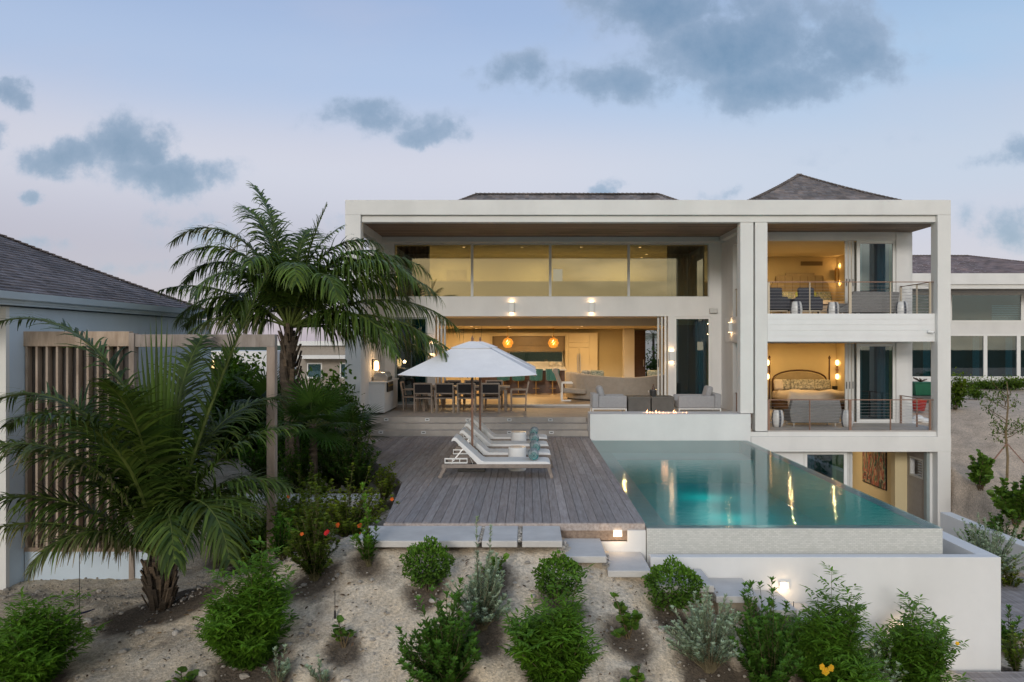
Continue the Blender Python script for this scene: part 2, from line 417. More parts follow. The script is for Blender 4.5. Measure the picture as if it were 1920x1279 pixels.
for px, py, rx, ry, a in BANKS:
    s1 = N(nt, 'ShaderNodeVectorMath', operation='SUBTRACT'); lk(nt, uvd.outputs[0], s1.inputs[0])
    s1.inputs[1].default_value = ((px-CX)/F, (CY-py)/F, 0)
    s2 = N(nt, 'ShaderNodeVectorMath', operation='MULTIPLY'); lk(nt, s1.outputs[0], s2.inputs[0])
    s2.inputs[1].default_value = (F/rx, F/ry, 0)
    s3 = N(nt, 'ShaderNodeVectorMath', operation='LENGTH'); lk(nt, s2.outputs[0], s3.inputs[0])
    mr = N(nt, 'ShaderNodeMapRange'); mr.interpolation_type = 'SMOOTHSTEP'; lk(nt, s3.outputs['Value'], mr.inputs[0])
    mr.inputs[1].default_value = 1.55; mr.inputs[2].default_value = .15; mr.inputs[3].default_value = 0; mr.inputs[4].default_value = a
    acc = mr.outputs[0] if acc is None else mth(nt, 'MAXIMUM', acc, mr.outputs[0])
tex = N(nt, 'ShaderNodeMapRange'); lk(nt, fb.outputs[0], tex.inputs[0])
tex.inputs[1].default_value = .3; tex.inputs[2].default_value = .62; tex.inputs[3].default_value = .55; tex.inputs[4].default_value = 1.05
wisp = mth(nt, 'MULTIPLY', mth(nt, 'SUBTRACT', fb.outputs[0], .5), 2.9)
cm = mth(nt, 'ADD', acc, mth(nt, 'MULTIPLY', wisp, mth(nt, 'MINIMUM', mth(nt, 'MULTIPLY', acc, 2.2), 1.0)))
cs = N(nt, 'ShaderNodeMapRange'); cs.interpolation_type = 'SMOOTHSTEP'; lk(nt, cm, cs.inputs[0])
cs.inputs[1].default_value = .17; cs.inputs[2].default_value = .92; cs.inputs[4].default_value = .88
fwd = N(nt, 'ShaderNodeMapRange'); lk(nt, Y, fwd.inputs[0]); fwd.inputs[1].default_value = .1; fwd.inputs[2].default_value = .3
cmask = mth(nt, 'MULTIPLY', cs.outputs[0], fwd.outputs[0])
ctone = N(nt, 'ShaderNodeMapRange'); lk(nt, mth(nt,'ADD',acc,mth(nt,'MULTIPLY',wisp,.5)), ctone.inputs[0]); ctone.inputs[1].default_value = .2; ctone.inputs[2].default_value = 1.35
ccol = mixc(nt, ctone.outputs[0], (.40,.47,.60), (.12,.215,.34))
# faint high veil
vn = N(nt, 'ShaderNodeTexNoise'); vn.inputs['Scale'].default_value = 2.6; vn.inputs['Detail'].default_value = 7
mpv = N(nt, 'ShaderNodeMapping'); mpv.inputs['Scale'].default_value = (1,2.6,1); mpv.inputs['Rotation'].default_value = (0,0,R(-18))
lk(nt, uv.outputs[0], mpv.inputs[0]); lk(nt, mpv.outputs[0], vn.inputs['Vector'])
vr = N(nt, 'ShaderNodeMapRange'); vr.interpolation_type = 'SMOOTHSTEP'; lk(nt, vn.outputs[0], vr.inputs[0])
vr.inputs[1].default_value = .42; vr.inputs[2].default_value = .72; vr.inputs[4].default_value = .22
veil = mth(nt, 'MULTIPLY', vr.outputs[0], fwd.outputs[0])
base = mixc(nt, veil, base, (.59,.555,.635))
skyc = mixc(nt, cmask, base, ccol)
bg2 = N(nt, 'ShaderNodeBackground'); lk(nt, skyc, bg2.inputs[0]); bg2.inputs[1].default_value = .92
ad = N(nt, 'ShaderNodeAddShader'); lk(nt, bg1.outputs[0], ad.inputs[0]); lk(nt, bg2.outputs[0], ad.inputs[1])
lk(nt, ad.outputs[0], out.inputs[0])
sun = bpy.data.lights.new('sun', 'SUN'); sun.energy = 1.16; sun.angle = R(11); sun.color = (1,.95,.89)
so = bpy.data.objects.new('sun', sun); COL.objects.link(so)
d = Vector((math.sin(SUN_AZ)*math.cos(SUN_EL), math.cos(SUN_AZ)*math.cos(SUN_EL), math.sin(SUN_EL)))
so.rotation_euler = (-d).to_track_quat('-Z','Y').to_euler(); so.location = (0,-20,20)

# ------------------------------------------------------------------ ground
def smst(a, b, t):
    t = np.clip((t-a)/(b-a), 0, 1); return t*t*(3-2*t)
def g(x, y):
    x = np.asarray(x, float); y = np.asarray(y, float)
    zf = np.where(x < .4, -.17, np.maximum(-.17-.32*(x-.4), -1.95))
    sl = .50 - .14*smst(1,5,x)
    right = zf - sl*np.clip(10.15-y, 0, 4) - .06*np.clip(6.15-y, 0, 400)
    left = -.93 - .075*np.clip(12.3-y, 0, 6) - .05*np.clip(6.3-y, 0, 400)
    left = left + .75*smst(12.4,15.5,y)
    w = smst(-5.6,-2.3,x - .25*np.clip(y-10,0,4))
    z = left*(1-w) + right*w
    # behind: garden at deck level, courtyard below the tower, sand bank on the right
    z = np.where((x < 1.6) & (y > 10.9), z - .12*smst(10.9,11.4,y), z)
    z = np.where((x > -2.3) & (x < 1.62) & (y > 10.95), -.5, z)
    z = np.where((x > -4.2) & (x < 1.62) & (y > 15), -.5, z)
    low = -1.92 - .42*smst(16,18.5,y) 
    bank = -1.95 + 2.35*smst(13.5,28,y + .9*(x-12.5)*smst(10,14,x)) 
    r = np.where(x > 11.0, bank, np.where(x > 9.5, bank*smst(9.5,11,x)*(y<18) + low*(1-smst(9.5,11,x))*(y<18) + low*(y>=18), low))
    z = np.where((x > 1.62) & (y > 10.62), -2.7, z)
    z = np.where((x > 6.1) & (y > 10.3), r, z)
    z = np.where((x > -5) & (x < 10.95) & (y > 20.6), -2.4, z)
    far = smst(30,45,y)
    z = np.where(y > 28, z*(1-far) + .35*far, z)
    z = np.where((x < -4.8) & (y > 14), np.minimum(z,-.15), z)
    return z
gj = lambda x, y: .02*np.sin(2.1*x+.7*y) * np.cos(1.7*y-.6*x) + .014*np.sin(5.3*x+1.1)*np.sin(4.7*y+.4)
PLANTS = []       # (x, y, r) filled by the planting plan below, used to darken the soil with mulch
def gz(x, y): return float(g(x,y) + gj(x,y))
def on_ground(px, py):
    """where the sight line through a photo point meets the terrain"""
    for Y in np.arange(5.5, 30, .02):
        p = P(px, py, Y)
        if p.z <= gz(p.x, p.y): return Vector((p.x, p.y, gz(p.x,p.y)))
    return P(px, py, 12)
# ================================================================== VILLA
villa = thing('villa', 'large white two storey villa with wooden soffits, deep portal frame and lit rooms', 'villa', (3,22.5,-.34))
ZF, ZI, ZC = .43, .52, 3.05
# portal frame and pillars
mb = MB()
mb.box(-4.71,10.89,20.5,20.86,5.762,6.15); mb.box(-4.31,10.55,20.6,20.86,5.59,5.762)
obj('portal_beam', mb, M['stucco'], villa, bev=.012)
for x0,x1,y0,y1,z0,z1 in ((-4.71,-4.31,20.5,20.86,-.7,5.762),(10.55,10.89,20.5,20.86,-3,5.762),(5.5,5.84,20.62,20.95,.64,5.59),(5.885,6.205,20.62,20.95,.175,5.59)):
    obj('pillar', MB().box(x0,x1,y0,y1,z0,z1), M['stucco'], villa, bev=.012)
# flat roof, soffits (boards)
obj('roof_slab', MB().box(-4.7,10.88,20.86,35.2,5.86,6.12), M['stucco'], villa)
mb = MB()
y = 20.865
while y < 25.0:
    x = -4.5
    while x < 6.0:
        L = random.uniform(1.6,3.4); x1 = min(x+L, 6.06); k = random.uniform(.62,1.15)
        mb.box(x, x1-.003, y, min(y+.115,25), 5.74, 5.77, (k,k*random.uniform(.95,1.02),k*random.uniform(.9,1.0))); x = x1
    y += .12
y = 20.865
while y < 22.5:
    x = 6.2
    while x < 10.5:
        L = random.uniform(1.6,3.4); x1 = min(x+L, 10.86); k = random.uniform(.62,1.15)
        mb.box(x, x1-.003, y, min(y+.115,22.5), 5.595, 5.625, (k,k,k*.96)); x = x1
    y += .12
obj('soffit', mb, M['soffit'], villa)
mb = MB().box(-4.5,6.06,24.55,25.0,5.58,5.735)                    # drop trim above the gallery glazing
mb.box(6.06,6.2,20.95,25,5.45,5.86); mb.box(5.9,6.06,20.95,24.5,5.60,5.735)
obj('soffit_trim', mb, M['stucco'], villa)
# left bay facade
FY = 25.0
HO = [(-4.22,5.69,3.90,5.58),(-2.91,4.40,ZI,3.30),(-4.19,-3.16,.55,3.27),(4.60,5.74,.55,3.28)]
obj('wall', MB().grid_wall(-4.5,6.07,.2,5.86,HO,FY,FY+.25), M['stucco_lo'], villa)
# left side wall with louvred opening, tower return wall, tower right wall
obj('wall', MB().grid_wall(20.86,35,-.9,5.86,[(21.45,23.6,4.2,5.5)],-4.7,-4.5,axis='x'), M['stucco_lo'], villa)
mb = MB()
for k in range(7):
    z = 4.28 + k*.19
    mb.obox((-4.6,22.52,z), .22, 2.15, .02, Matrix.Rotation(R(32),3,'Y'))
obj('louvre', mb, M['white_paint'], villa)
obj('wall', MB().grid_wall(22.52,29,.2,5.86,[(22.72,23.6,3.12,5.36),(22.72,23.6,.23,2.46)],6.07,6.24,axis='x'), M['stucco_lo'], villa)
obj('wall', MB().grid_wall(22.5,29,-2.6,5.86,[],10.72,10.86,axis='x'), M['stucco_lo'], villa)
# tower front wall (recessed behind the balconies)
TY = 22.5
obj('wall', MB().grid_wall(6.24,10.72,.2,5.86,[(6.30,10.44,.22,2.46),(6.30,10.44,3.12,5.36)],TY,TY+.2), M['stucco_lo'], villa)
obj('wall', MB().box(10.40,10.715,TY-.02,TY+.22,.2,5.585), M['stucco_lo'], villa)
# balcony slabs, fascia with siding, ledge below
mb = MB()
for k in range(5):
    mb.box(6.21,10.545,20.64,20.78,2.5+k*.146,2.5+(k+1)*.146-.009)
mb.box(6.21,10.545,20.652,20.79,2.505,3.225)
obj('balcony_fascia', mb, M['siding'], villa)
mb = MB()
for k in range(5):
    mb.box(6.05,6.2,20.80,24.45,2.5+k*.146,2.5+(k+1)*.146-.004)
mb.box(6.054,6.2,20.80,24.45,2.505,3.222)
obj('balcony_fascia', mb, M['siding'], villa)
obj('balcony_slab', MB().box(6.2,10.86,20.79,25.2,2.52,3.1), M['stucco'], villa)
obj('floor', MB().box(6.24,10.72,20.8,29,3.1,3.12), M['stone'], villa)
mb = MB().box(5.745,10.895,20.495,22.48,-.34,.05); mb.box(6.2,10.55,20.56,22.48,.05,.17); mb.box(5.745,6.2,20.56,20.62,.05,.165)
obj('ledge', mb, M['stucco'], villa, bev=.01)
obj('floor', MB().box(6.2,10.86,20.58,29,.172,.2), M['stone'], villa)
obj('floor', MB().box(5.745,6.2,20.96,25,.1,.2), M['stone'], villa)
# tower interior shells
for z0, z1, nm in ((.2,2.46,'lower'),(3.12,5.44,'upper')):
    mb = MB().box(6.24,10.72,27.6,27.75,z0,z1+.2); mb.box(10.68,10.718,22.72,27.6,z0,z1+.2); mb.box(6.242,6.28,23.6,27.6,z0,z1+.2)
    obj('interior_wall', mb, M['warm_wall'], villa)
    obj('ceiling', MB().box(6.25,10.71,22.72,27.6,z1,z1+.04), M['warm_wall'], villa)
for x in (7.25,9.45):
    mb = MB(); mb.box(x,x+.75,27.57,27.6,5.14,5.28)
    for k in range(5): mb.box(x+.02,x+.73,27.555,27.57,5.15+k*.026,5.16+k*.026,(.5,.5,.5))
    obj('air_vent', mb, M['hood'], villa)
# sliding door stacks and glazed leaves of the tower
def slider(x0, x1, y, z0, z1, frame, fm, glass, name='sliding_door', curtain=None, fw=.07, parent=None):
    f = MB(); f.grid_wall(x0,x1,z0,z1,[(x0+fw,x1-fw,z0+fw,z1-fw)],y-.025,y+.025)
    d = obj(name, f, fm, parent or villa)
    if glass: obj('pane', MB().box(x0+fw,x1-fw,y-.004,y+.004,z0+fw,z1-fw), glass, d)
    return d
def curtain(name, x0, x1, y, z0, z1, m, amp=.04, wl=.14):
    mb = MB(); n = max(8, int((x1-x0)/wl*8)); vs, fs = [], []
    for i in range(n+1):
        x = x0+(x1-x0)*i/n; o = amp*math.sin(2*math.pi*(x-x0)/wl+.6*math.sin(i*.37))
        vs += [(x,y+o,z0),(x,y+o,z1)]
    fs = [(2*i,2*i+2,2*i+3,2*i+1) for i in range(n)]
    mb.add(vs, fs); mb.smooth = True
    return obj(name, mb, m, villa)
for z0, z1, cm_ in ((.215,2.45,'curtain'),(3.125,5.36,'curtain_teal')):
    for k in range(3):
        x = 8.97 + k*.115
        mb = MB().box(x,x+.075,TY+.02+.06*k,TY+.07+.06*k,z0,z1)
        fr = obj('sliding_door', mb, M['frame_grey'], villa)
        obj('handle', MB().box(x+.028,x+.045,TY+.0+.06*k,TY+.02+.06*k,z0+.95,z0+1.15), M['black'], fr)
    slider(9.31,10.41,TY+.06,z0,z1, 0, M['white_paint'], M['glass_dk'], fw=.085)
    curtain('curtain',10.02,10.38,TY+.35,z0,z1,M[cm_],.04,.11); curtain('curtain',9.36,9.62,TY+.42,z0,z1,M['curtain'],.03,.11)
    obj('door_jamb', MB().box(6.245,6.30,23.5,23.6,z0,z1).box(6.29,6.35,TY-.01,TY+.18,z0,z1), M['frame_grey'], villa)
    obj('dim_room_backdrop', MB().box(9.33,10.5,TY+.75,TY+.78,z0,z1), M['dark_room'], villa)  # added dark sheet, makes the room behind the glass look unlit
# balcony railings
def railing(z0, top, name='balcony_railing'):
    mb = MB().bar((6.21,20.72,top),(10.56,20.72,top),.045,.022)
    mb.bar((10.50,20.72,top-.003),(10.50,22.46,top-.003),.04,.02); mb.bar((6.16,20.95,top-.003),(6.16,23.6,top-.003),.04,.02)
    r = obj(name, mb, M['bronze'], villa)
    for x, w in ((6.26,.055),(7.33,.022),(8.38,.07),(9.43,.022),(10.46,.05)):
        obj('post', MB().box(x-w/2,x+w/2,20.70,20.74,z0,top-.01), M['champagne'] if z0 > 2 else M['bronze'], r)
    for x, y, w in ((10.50,22.42,.05),(10.50,21.5,.022),(6.16,22.0,.03),(6.16,23.5,.045)):
        obj('post', MB().box(x-.02,x+.02,y-w/2,y+w/2,z0,top-.01), M['champagne'] if z0 > 2 else M['bronze'], r)
    c = MB()
    for k in range(9):
        z = z0+.06+k*(top-z0-.08)/9
        c.tube([(6.24,20.72,z),(10.48,20.72,z)], .0035, 5); c.tube([(10.50,20.72,z),(10.50,22.4,z)], .0035, 5); c.tube([(6.16,20.95,z),(6.16,23.5,z)], .0035, 5)
    obj('cable', c, M['steel'], r)
railing(3.22, 4.05); railing(.19, .985)
# gallery glazing of the left bay (four panes, white mullions)
mb = MB().grid_wall(-4.22,5.69,3.90,5.58,[(-4.19,-1.80,3.93,5.55),(-1.72,.66,3.93,5.55),(.74,3.13,3.93,5.55),(3.21,5.66,3.93,5.55)],FY+.06,FY+.12)
gf = obj('gallery_window', mb, M['frame_grey'], villa)
for x0,x1 in ((-4.19,-1.80),(-1.72,.66),(.74,3.13),(3.21,5.66)):
    obj('pane', MB().box(x0,x1,FY+.085,FY+.095,3.93,5.55), M['glass_up'], gf)
obj('ceiling', MB().box(-4.5,6.07,25.25,31,5.58,5.62), M['warm_wall'], villa)
obj('interior_wall', MB().grid_wall(-4.5,6.07,3.3,5.58,[(.93,1.28,4.3,5.2)],29.4,29.6), M['warm_wall'], villa)
obj('interior_wall', MB().box(-4.5,6.07,26.6,26.7,3.60,4.52), M['grey_pillar'], villa)          # gallery parapet
obj('interior_wall', MB().box(-3.0,-2.3,29.34,29.39,4.3,5.15), M['headboard'], villa)
obj('floor', MB().box(-4.5,6.07,25.25,31,3.32,3.60), M['grey_pillar'], villa)
curtain('curtain',-4.2,-3.15,FY+.5,3.6,5.56,M['charcoal'],.05,.17); curtain('curtain',4.45,5.66,FY+.5,3.6,5.56,M['curtain'],.05,.17)
# ground floor windows and opening
for x0,x1 in ((-4.19,-3.16),(4.60,5.74)):
    d = slider(x0,x1,FY+.06,.55,3.275,0,M['frame_green'] if x0<0 else M['white_paint'],M['glass_dk'],'window',fw=.06)
    curtain('curtain',x1-.42,x1-.06,FY+.35,.55,3.25,M['curtain_teal'],.035,.11)
    obj('dim_room_backdrop', MB().box(x0-.1,x1+.1,FY+.9,FY+.93,.52,3.04), M['dark_room'], villa)  # dark sheet added behind the window to stand for a dim interior
for k in range(3):
    for s, xa in ((1,-2.91),(-1,4.40)):
        x = xa + s*(.05+k*.1)
        fr = obj('sliding_door', MB().box(min(x,x+s*.06),max(x,x+s*.06),FY+.03+.07*k,FY+.08+.07*k,ZI,3.3), M['frame_grey'] if k else M['white_paint'], villa)
        if k == 2: obj('handle', MB().box(x+s*.03-.01,x+s*.03+.01,FY+.14,FY+.17,1.7,1.95), M['black'], fr)
obj('door_track', MB().box(-2.6,4.1,FY-.006,FY+.2,ZI-.002,ZI+.012), M['frame_grey'], villa)
obj('threshold_trim', MB().box(-2.6,4.1,FY-.014,FY-.006,ZI-.03,ZI-.003), M['white_paint'], villa)
obj('threshold', MB().box(-4.5,6.07,FY-.005,FY+.26,ZF-.05,ZI-.002), M['stone'], villa)
# living room shell
obj('floor', MB().box(-4.5,6.07,25.26,34.2,ZI-.04,ZI-.001), M['travertine'], villa)
mb = MB().box(-4.5,6.07,27.4,34.2,ZC,ZC+.1)
obj('ceiling', mb, M['warm_wall'], villa)
obj('ceiling', MB().box(-4.5,6.07,25.25,27.4,3.305,3.32).box(-4.5,6.07,27.38,27.46,ZC-.002,3.305), M['grey_pillar'], villa)
obj('interior_wall', MB().grid_wall(-4.5,6.07,ZI,3.2,[(4.42,5.6,ZI,3.0),(-.82,1.50,1.62,2.10)],34.0,34.2), M['warm_wall'], villa)
obj('interior_wall', MB().box(-4.5,-4.42,25.25,34,ZI,3.2).box(5.99,6.07,25.25,34,ZI,3.2), M['warm_wall'], villa)
obj('interior_column', MB().box(3.93,4.36,32.6,33.1,ZI,ZC), M['grey_pillar'], villa)
# kitchen wall: tall cupboards, niche, fridge front
mb = MB().box(-3.6,-1.5,33.4,34,ZI,2.88); mb.box(-1.5,1.56,33.4,34,2.74,2.88); mb.box(1.56,2.92,33.4,34,ZI,2.88)
kc = obj('kitchen_cupboard', mb, M['cabinet'], villa, bev=.006)
for x0,x1,z0,z1 in ((1.70,2.57,ZI+.08,1.06),(1.70,2.13,1.07,2.26),(2.145,2.57,1.07,2.26),(1.70,2.57,2.27,2.46),(1.70,2.57,2.47,2.86),(-3.5,-2.88,ZI+.08,2.84),(-2.85,-2.23,ZI+.08,2.84),(-2.2,-1.58,ZI+.08,2.84)):
    obj('cupboard_door', MB().box(x0,x1,33.37,33.398,z0,z1), M['cabinet'], kc, bev=.006)
for x in (2.075,2.17): obj('handle', MB().box(x,x+.025,33.31,33.37,1.25,2.0), M['steel'], kc)
obj('range_hood', MB().box(-1.49,1.55,33.55,33.95,2.1,2.74).box(-1.49,1.55,33.5,33.55,2.36,2.42), M['hood'], villa)
obj('kitchen_counter', MB().box(-1.49,1.55,33.3,33.95,1.40,1.46), M['marble'], villa)
obj('kitchen_counter', MB().box(-1.49,1.55,33.4,33.95,ZI,1.40), M['cabinet'], villa)
obj('backsplash', MB().box(-1.49,1.55,33.9,33.98,1.46,1.62), M['marble'], villa)
f = MB().grid_wall(-.82,1.50,1.62,2.10,[(-.78,1.46,1.66,2.06)],33.9,34.0)
wf = obj('window', f, M['white_paint'], villa); obj('pane', MB().box(-.78,1.46,33.95,33.96,1.66,2.06), M['glass_up'], wf)
ed = obj('entry_door', MB().box(4.45,5.0,33.9,33.97,ZI,3.0), M['dark_wood'], villa)
obj('handle', MB().box(4.9,4.93,33.84,33.9,1.45,1.75), M['steel'], ed)
# basement of the tower
BY = 20.78
obj('wall', MB().grid_wall(5.70,10.55,-2.6,-.34,[(7.2,10.48,-2.3,-.36)],BY,BY+.2), M['stucco_lo'], villa)
obj('floor', MB().box(5.7,10.86,20.85,27,-2.45,-2.3), M['stone'], villa)
mb = MB().box(5.7,10.86,26.6,26.8,-2.3,-.1); mb.box(10.30,10.70,22.2,26.6,-2.3,-.36)
obj('interior_wall', mb, M['warm_wall'], villa)
obj('interior_column', MB().box(10.12,10.5,21.95,22.2,-2.3,-.36), M['warm_wall'], villa)
obj('interior_wall', MB().grid_wall(21.0,21.95,-2.3,-.36,[(21.05,21.8,-1.15,-.62)],10.45,10.55,axis='x'), M['taupe_fabric'], villa)
mb = MB().grid_wall(21.05,21.8,-1.15,-.62,[(21.1,21.75,-1.1,-.67)],10.44,10.56,axis='x')
for k in range(6): mb.box(10.47,10.52,21.1,21.4,-1.07+k*.068,-1.04+k*.068)
obj('window', mb, M['frame_grey'], villa)
obj('ceiling', MB().box(5.7,10.86,22.48,26.6,-.36,-.30), M['warm_wall'], villa)
slider(7.22,8.34,BY+.06,-2.3,-.37,0,M['white_paint'],M['glass_dk'],fw=.08)
for k in range(2): obj('sliding_door', MB().box(8.36+k*.1,8.43+k*.1,BY+.09+.06*k,BY+.14+.06*k,-2.3,-.37), M['frame_grey'], villa)
curtain('curtain',7.3,7.65,BY+.5,-2.3,-.4,M['curtain_teal'],.04,.12)
obj('dim_room_backdrop', MB().box(7.2,8.4,BY+1.2,BY+1.22,-2.3,-.36), M['dark_room'], villa)  # added dark sheet, interior gloom painted as a flat colour
obj('door_jamb', MB().box(10.40,10.48,BY-.01,BY+.14,-2.3,-.36), M['frame_green'], villa)

# ---- shingled hip roofs: every shingle is a tapered tab
def hip_roof(parent, x0, x1, y0, y1, ze, zr, course=.15, sw=.14, bell=.0, ridge=None, sides='FLRB', m='shingle', name='roof', cap=True, tint=(1,1,1)):
    """hip roof over the rectangle; the shorter side's half is the run, bell flattens the eaves"""
    run = min(x1-x0, y1-y0)/2
    prof = lambda t: ze + (zr-ze)*((t/run)*(1-bell) + bell*(t/run)**2)      # height at distance t in from the eave
    mb = MB()
    rr = random.Random(hash((x0,y0)) & 255)
    n = int(run/course)
    def side(s):
        for i in range(n):
            t0, t1 = run*i/n, run*(i+1)/n + .02
            za, zb = prof(t0)+.022, prof(min(t1,run))+.006
            if s in 'FB': a0,a1,b0,b1 = x0+t0, x1-t0, x0+t1, x1-t1
            else: a0,a1,b0,b1 = y0+t0, y1-t0, y0+t1, y1-t1
            L = a1-a0
            if L <= .02: continue
            k = max(1, int(L/sw)); off = rr.random()*sw
            cuts = [a0] + sorted(a0 + off + j*sw + rr.uniform(-.03,.03) for j in range(k) if a0 < a0+off+j*sw < a1-.02) + [a1]
            for p, q in zip(cuts[:-1], cuts[1:]):
                if q-p < .004: continue
                pb, qb = min(max(p,b0),b1), min(max(q,b0),b1)
                if b1 <= b0: pb = qb = (a0+a1)/2
                v = rr.uniform(.62,1.2); wv = rr.uniform(-.06,.06); c = (v*(1+wv)*tint[0], v*tint[1], v*(1-wv)*tint[2])
                dz = rr.uniform(0,.008)
                def pt(a, t, z):
                    return {'F':(a,y0+t,z),'B':(a,y1-t,z),'L':(x0+t,a,z),'R':(x1-t,a,z)}[s]
                vs = [pt(p+.002,t0,za+dz-.022),pt(q-.002,t0,za+dz-.022),pt(q-.002,t0,za+dz),pt(p+.002,t0,za+dz),pt(qb,min(t1,run),zb),pt(pb,min(t1,run),zb)]
                mb.add(vs, [(0,1,2,3),(3,2,4,5)], c)
    for s in sides: side(s)
    r = obj(name, mb, M[m], parent)
    # hip and ridge caps
    if cap:
        cb = MB()
        corners = [((x0,y0),(1,1)),((x1,y0),(-1,1)),((x0,y1),(1,-1)),((x1,y1),(-1,-1))]
        for (cx,cy_),(sx,sy) in corners:
            k = int(run*1.55/.13)
            for i in range(k):
                t0, t1 = run*i/k, run*(i+1)/k+.03
                v = rr.uniform(.55,1.0)
                cb.bar((cx+sx*t0,cy_+sy*t0,prof(t0)+.045),(cx+sx*min(t1,run),cy_+sy*min(t1,run),prof(min(t1,run))+.02),.13,.022,col=(v*tint[0],v*.98*tint[1],v*.95*tint[2]))
        if (x1-x0) > (y1-y0)+.1: ra, rb_ = (x0+run,(y0+y1)/2), (x1-run,(y0+y1)/2)
        else: ra, rb_ = ((x0+x1)/2,y0+run), ((x0+x1)/2,y1-run)
        L = math.dist(ra, rb_); k = max(1,int(L/.16))
        for i in range(k):
            f0, f1 = i/k, min(1,(i+1)/k+.01); v = rr.uniform(.55,1.0)
            cb.bar((ra[0]+(rb_[0]-ra[0])*f0,ra[1]+(rb_[1]-ra[1])*f0,zr+.05),(ra[0]+(rb_[0]-ra[0])*f1,ra[1]+(rb_[1]-ra[1])*f1,zr+.02),.17,.03,col=(v,v*.98,v*.95))
        obj('ridge_cap', cb, M[m], r)
    return r
hip_roof(villa, -5.6, 8.6, 26.6, 33.8, 6.13, 8.08, bell=.1)
hip_roof(villa, 5.55, 11.65, 22.2, 28.3, 6.17, 7.78, bell=.16, course=.14)
# ================================================================== DECK, POOL, STEPS
random.seed(21)
EDGE = [(-1.97,10.95),(-2.22,14.1),(-3.2,16.6),(-4.4,20.2),(-4.4,20.98)]
def deck_start(x):
    """depth at which a board at x begins, following the angled garden edge"""
    if x > EDGE[0][0]: return 10.95
    for (xa,ya),(xb,yb) in zip(EDGE[:-1],EDGE[1:]):
        if xb <= x <= xa and xa > xb: return ya + (yb-ya)*(x-xa)/(xb-xa)
    return 20.2
mb = MB(); x = 1.605; bw = .128
while x > -4.4:
    xa, xb = x-bw+.006, x
    ya, yb = deck_start(xa), deck_start(xb)
    ys = [None]; y = max(ya,yb); first = True
    cur = y + random.uniform(1.0,4.5)
    cuts = [y]
    while cur < 20.6: cuts.append(cur); cur += random.uniform(2.2,4.8)
    cuts.append(20.99)
    for i,(p,q) in enumerate(zip(cuts[:-1],cuts[1:])):
        k = random.choice([random.uniform(.80,.92)]*2+[random.uniform(.9,1.05)]*4+[random.uniform(1.08,1.32)])
        t = random.uniform(-.02,.03)
        c = (k*(1+t),k,k*(1-t*.8))
        p0a, p0b = (ya, yb) if i == 0 else (p,p)
        zt = random.uniform(-.002,.002)
        vs = [(xa,p0a,-.035),(xb,p0b,-.035),(xb,q-.003,-.035),(xa,q-.003,-.035),(xa,p0a,zt),(xb,p0b,zt),(xb,q-.003,zt),(xa,q-.003,zt)]
        mb.add(vs, [(0,3,2,1),(4,5,6,7),(0,1,5,4),(1,2,6,5),(2,3,7,6),(3,0,4,7)], c)
    x -= bw
dk = obj('deck', mb, M['deck']); dk['kind'] = 'structure'
mb = MB().box(-1.98,1.605,10.915,10.948,-.10,-.004,(1.35,1.3,1.25))
mb.box(.45,1.36,10.94,10.97,-.24,-.10,(.9,.75,.6))
struct('deck_fascia', mb, M['deck'])
mb = MB()
for (xa,ya),(xb,yb) in zip(EDGE[:-2],EDGE[1:-1]): mb.bar((xa+.01,ya,-.2),(xb+.01,yb,-.2),.03,.33,col=(.75,.72,.7))
mb.prism([(1.55,10.98)]+[(a+.04,b) for a,b in EDGE]+[(1.55,20.9)],-.30,-.06,(.15,.15,.15))
struct('deck_base', mb, M['deck'])
# white end wall between the stair and the pool
struct('end_wall', MB().box(.985,1.61,10.88,10.91,-.62,-.245).box(1.36,1.61,10.88,10.935,-.245,-.09), M['stucco_lo'])
# terrace and three broad steps
mb = MB()
def slabs(x0,x1,y0,y1,z0,z1,w):
    x = x0
    while x < x1-.01:
        q = min(x+w,x1); k = random.uniform(.93,1.06)
        mb.box(x+.0015,q-.0015,y0,y1,z0,z1,(k,k*.995,k*.985)); x = q
for k,(yf,z) in enumerate(((21.0,.148),(21.4,.288),(21.8,.43))):
    slabs(-4.31,1.595,yf,yf+.41,z-.145,z,random.uniform(1.1,1.4))
for r in range(4): slabs(-4.5,6.06,22.21+r*.7,22.208+(r+1)*.7,.3,.43,1.2)
slabs(1.6,6.06,21.36,22.2,.3,.43,1.2)
struct('terrace', mb, M['stone'])
for i,(px,py,row) in enumerate([(724,787,2),(801,787,2),(877,787.5,2),(955,787.5,2),(1032,787.5,2),(714,810.5,0),(794,811,0),(874,811,0),(955,811,0),(1034,811,0)]):
    Yp = 21.8 if row else 21.0
    p = P(px,py,Yp-.012)
    t = thing('step_light', f'small white louvred step light, {["first","second","third","fourth","fifth"][i%5]} from the left in the {"top" if row else "bottom"} step riser', 'step light', p, group='step lights in the terrace risers')
    obj('plate', MB().grid_wall(p.x-.06,p.x+.06,p.z-.037,p.z+.037,[(p.x-.035,p.x+.035,p.z-.012,p.z+.014)],Yp-.014,Yp-.002), M['white_paint'], t)
    obj('louvre', MB().box(p.x-.035,p.x+.035,Yp-.006,Yp-.003,p.z-.012,p.z+.014), M['concrete'], t)
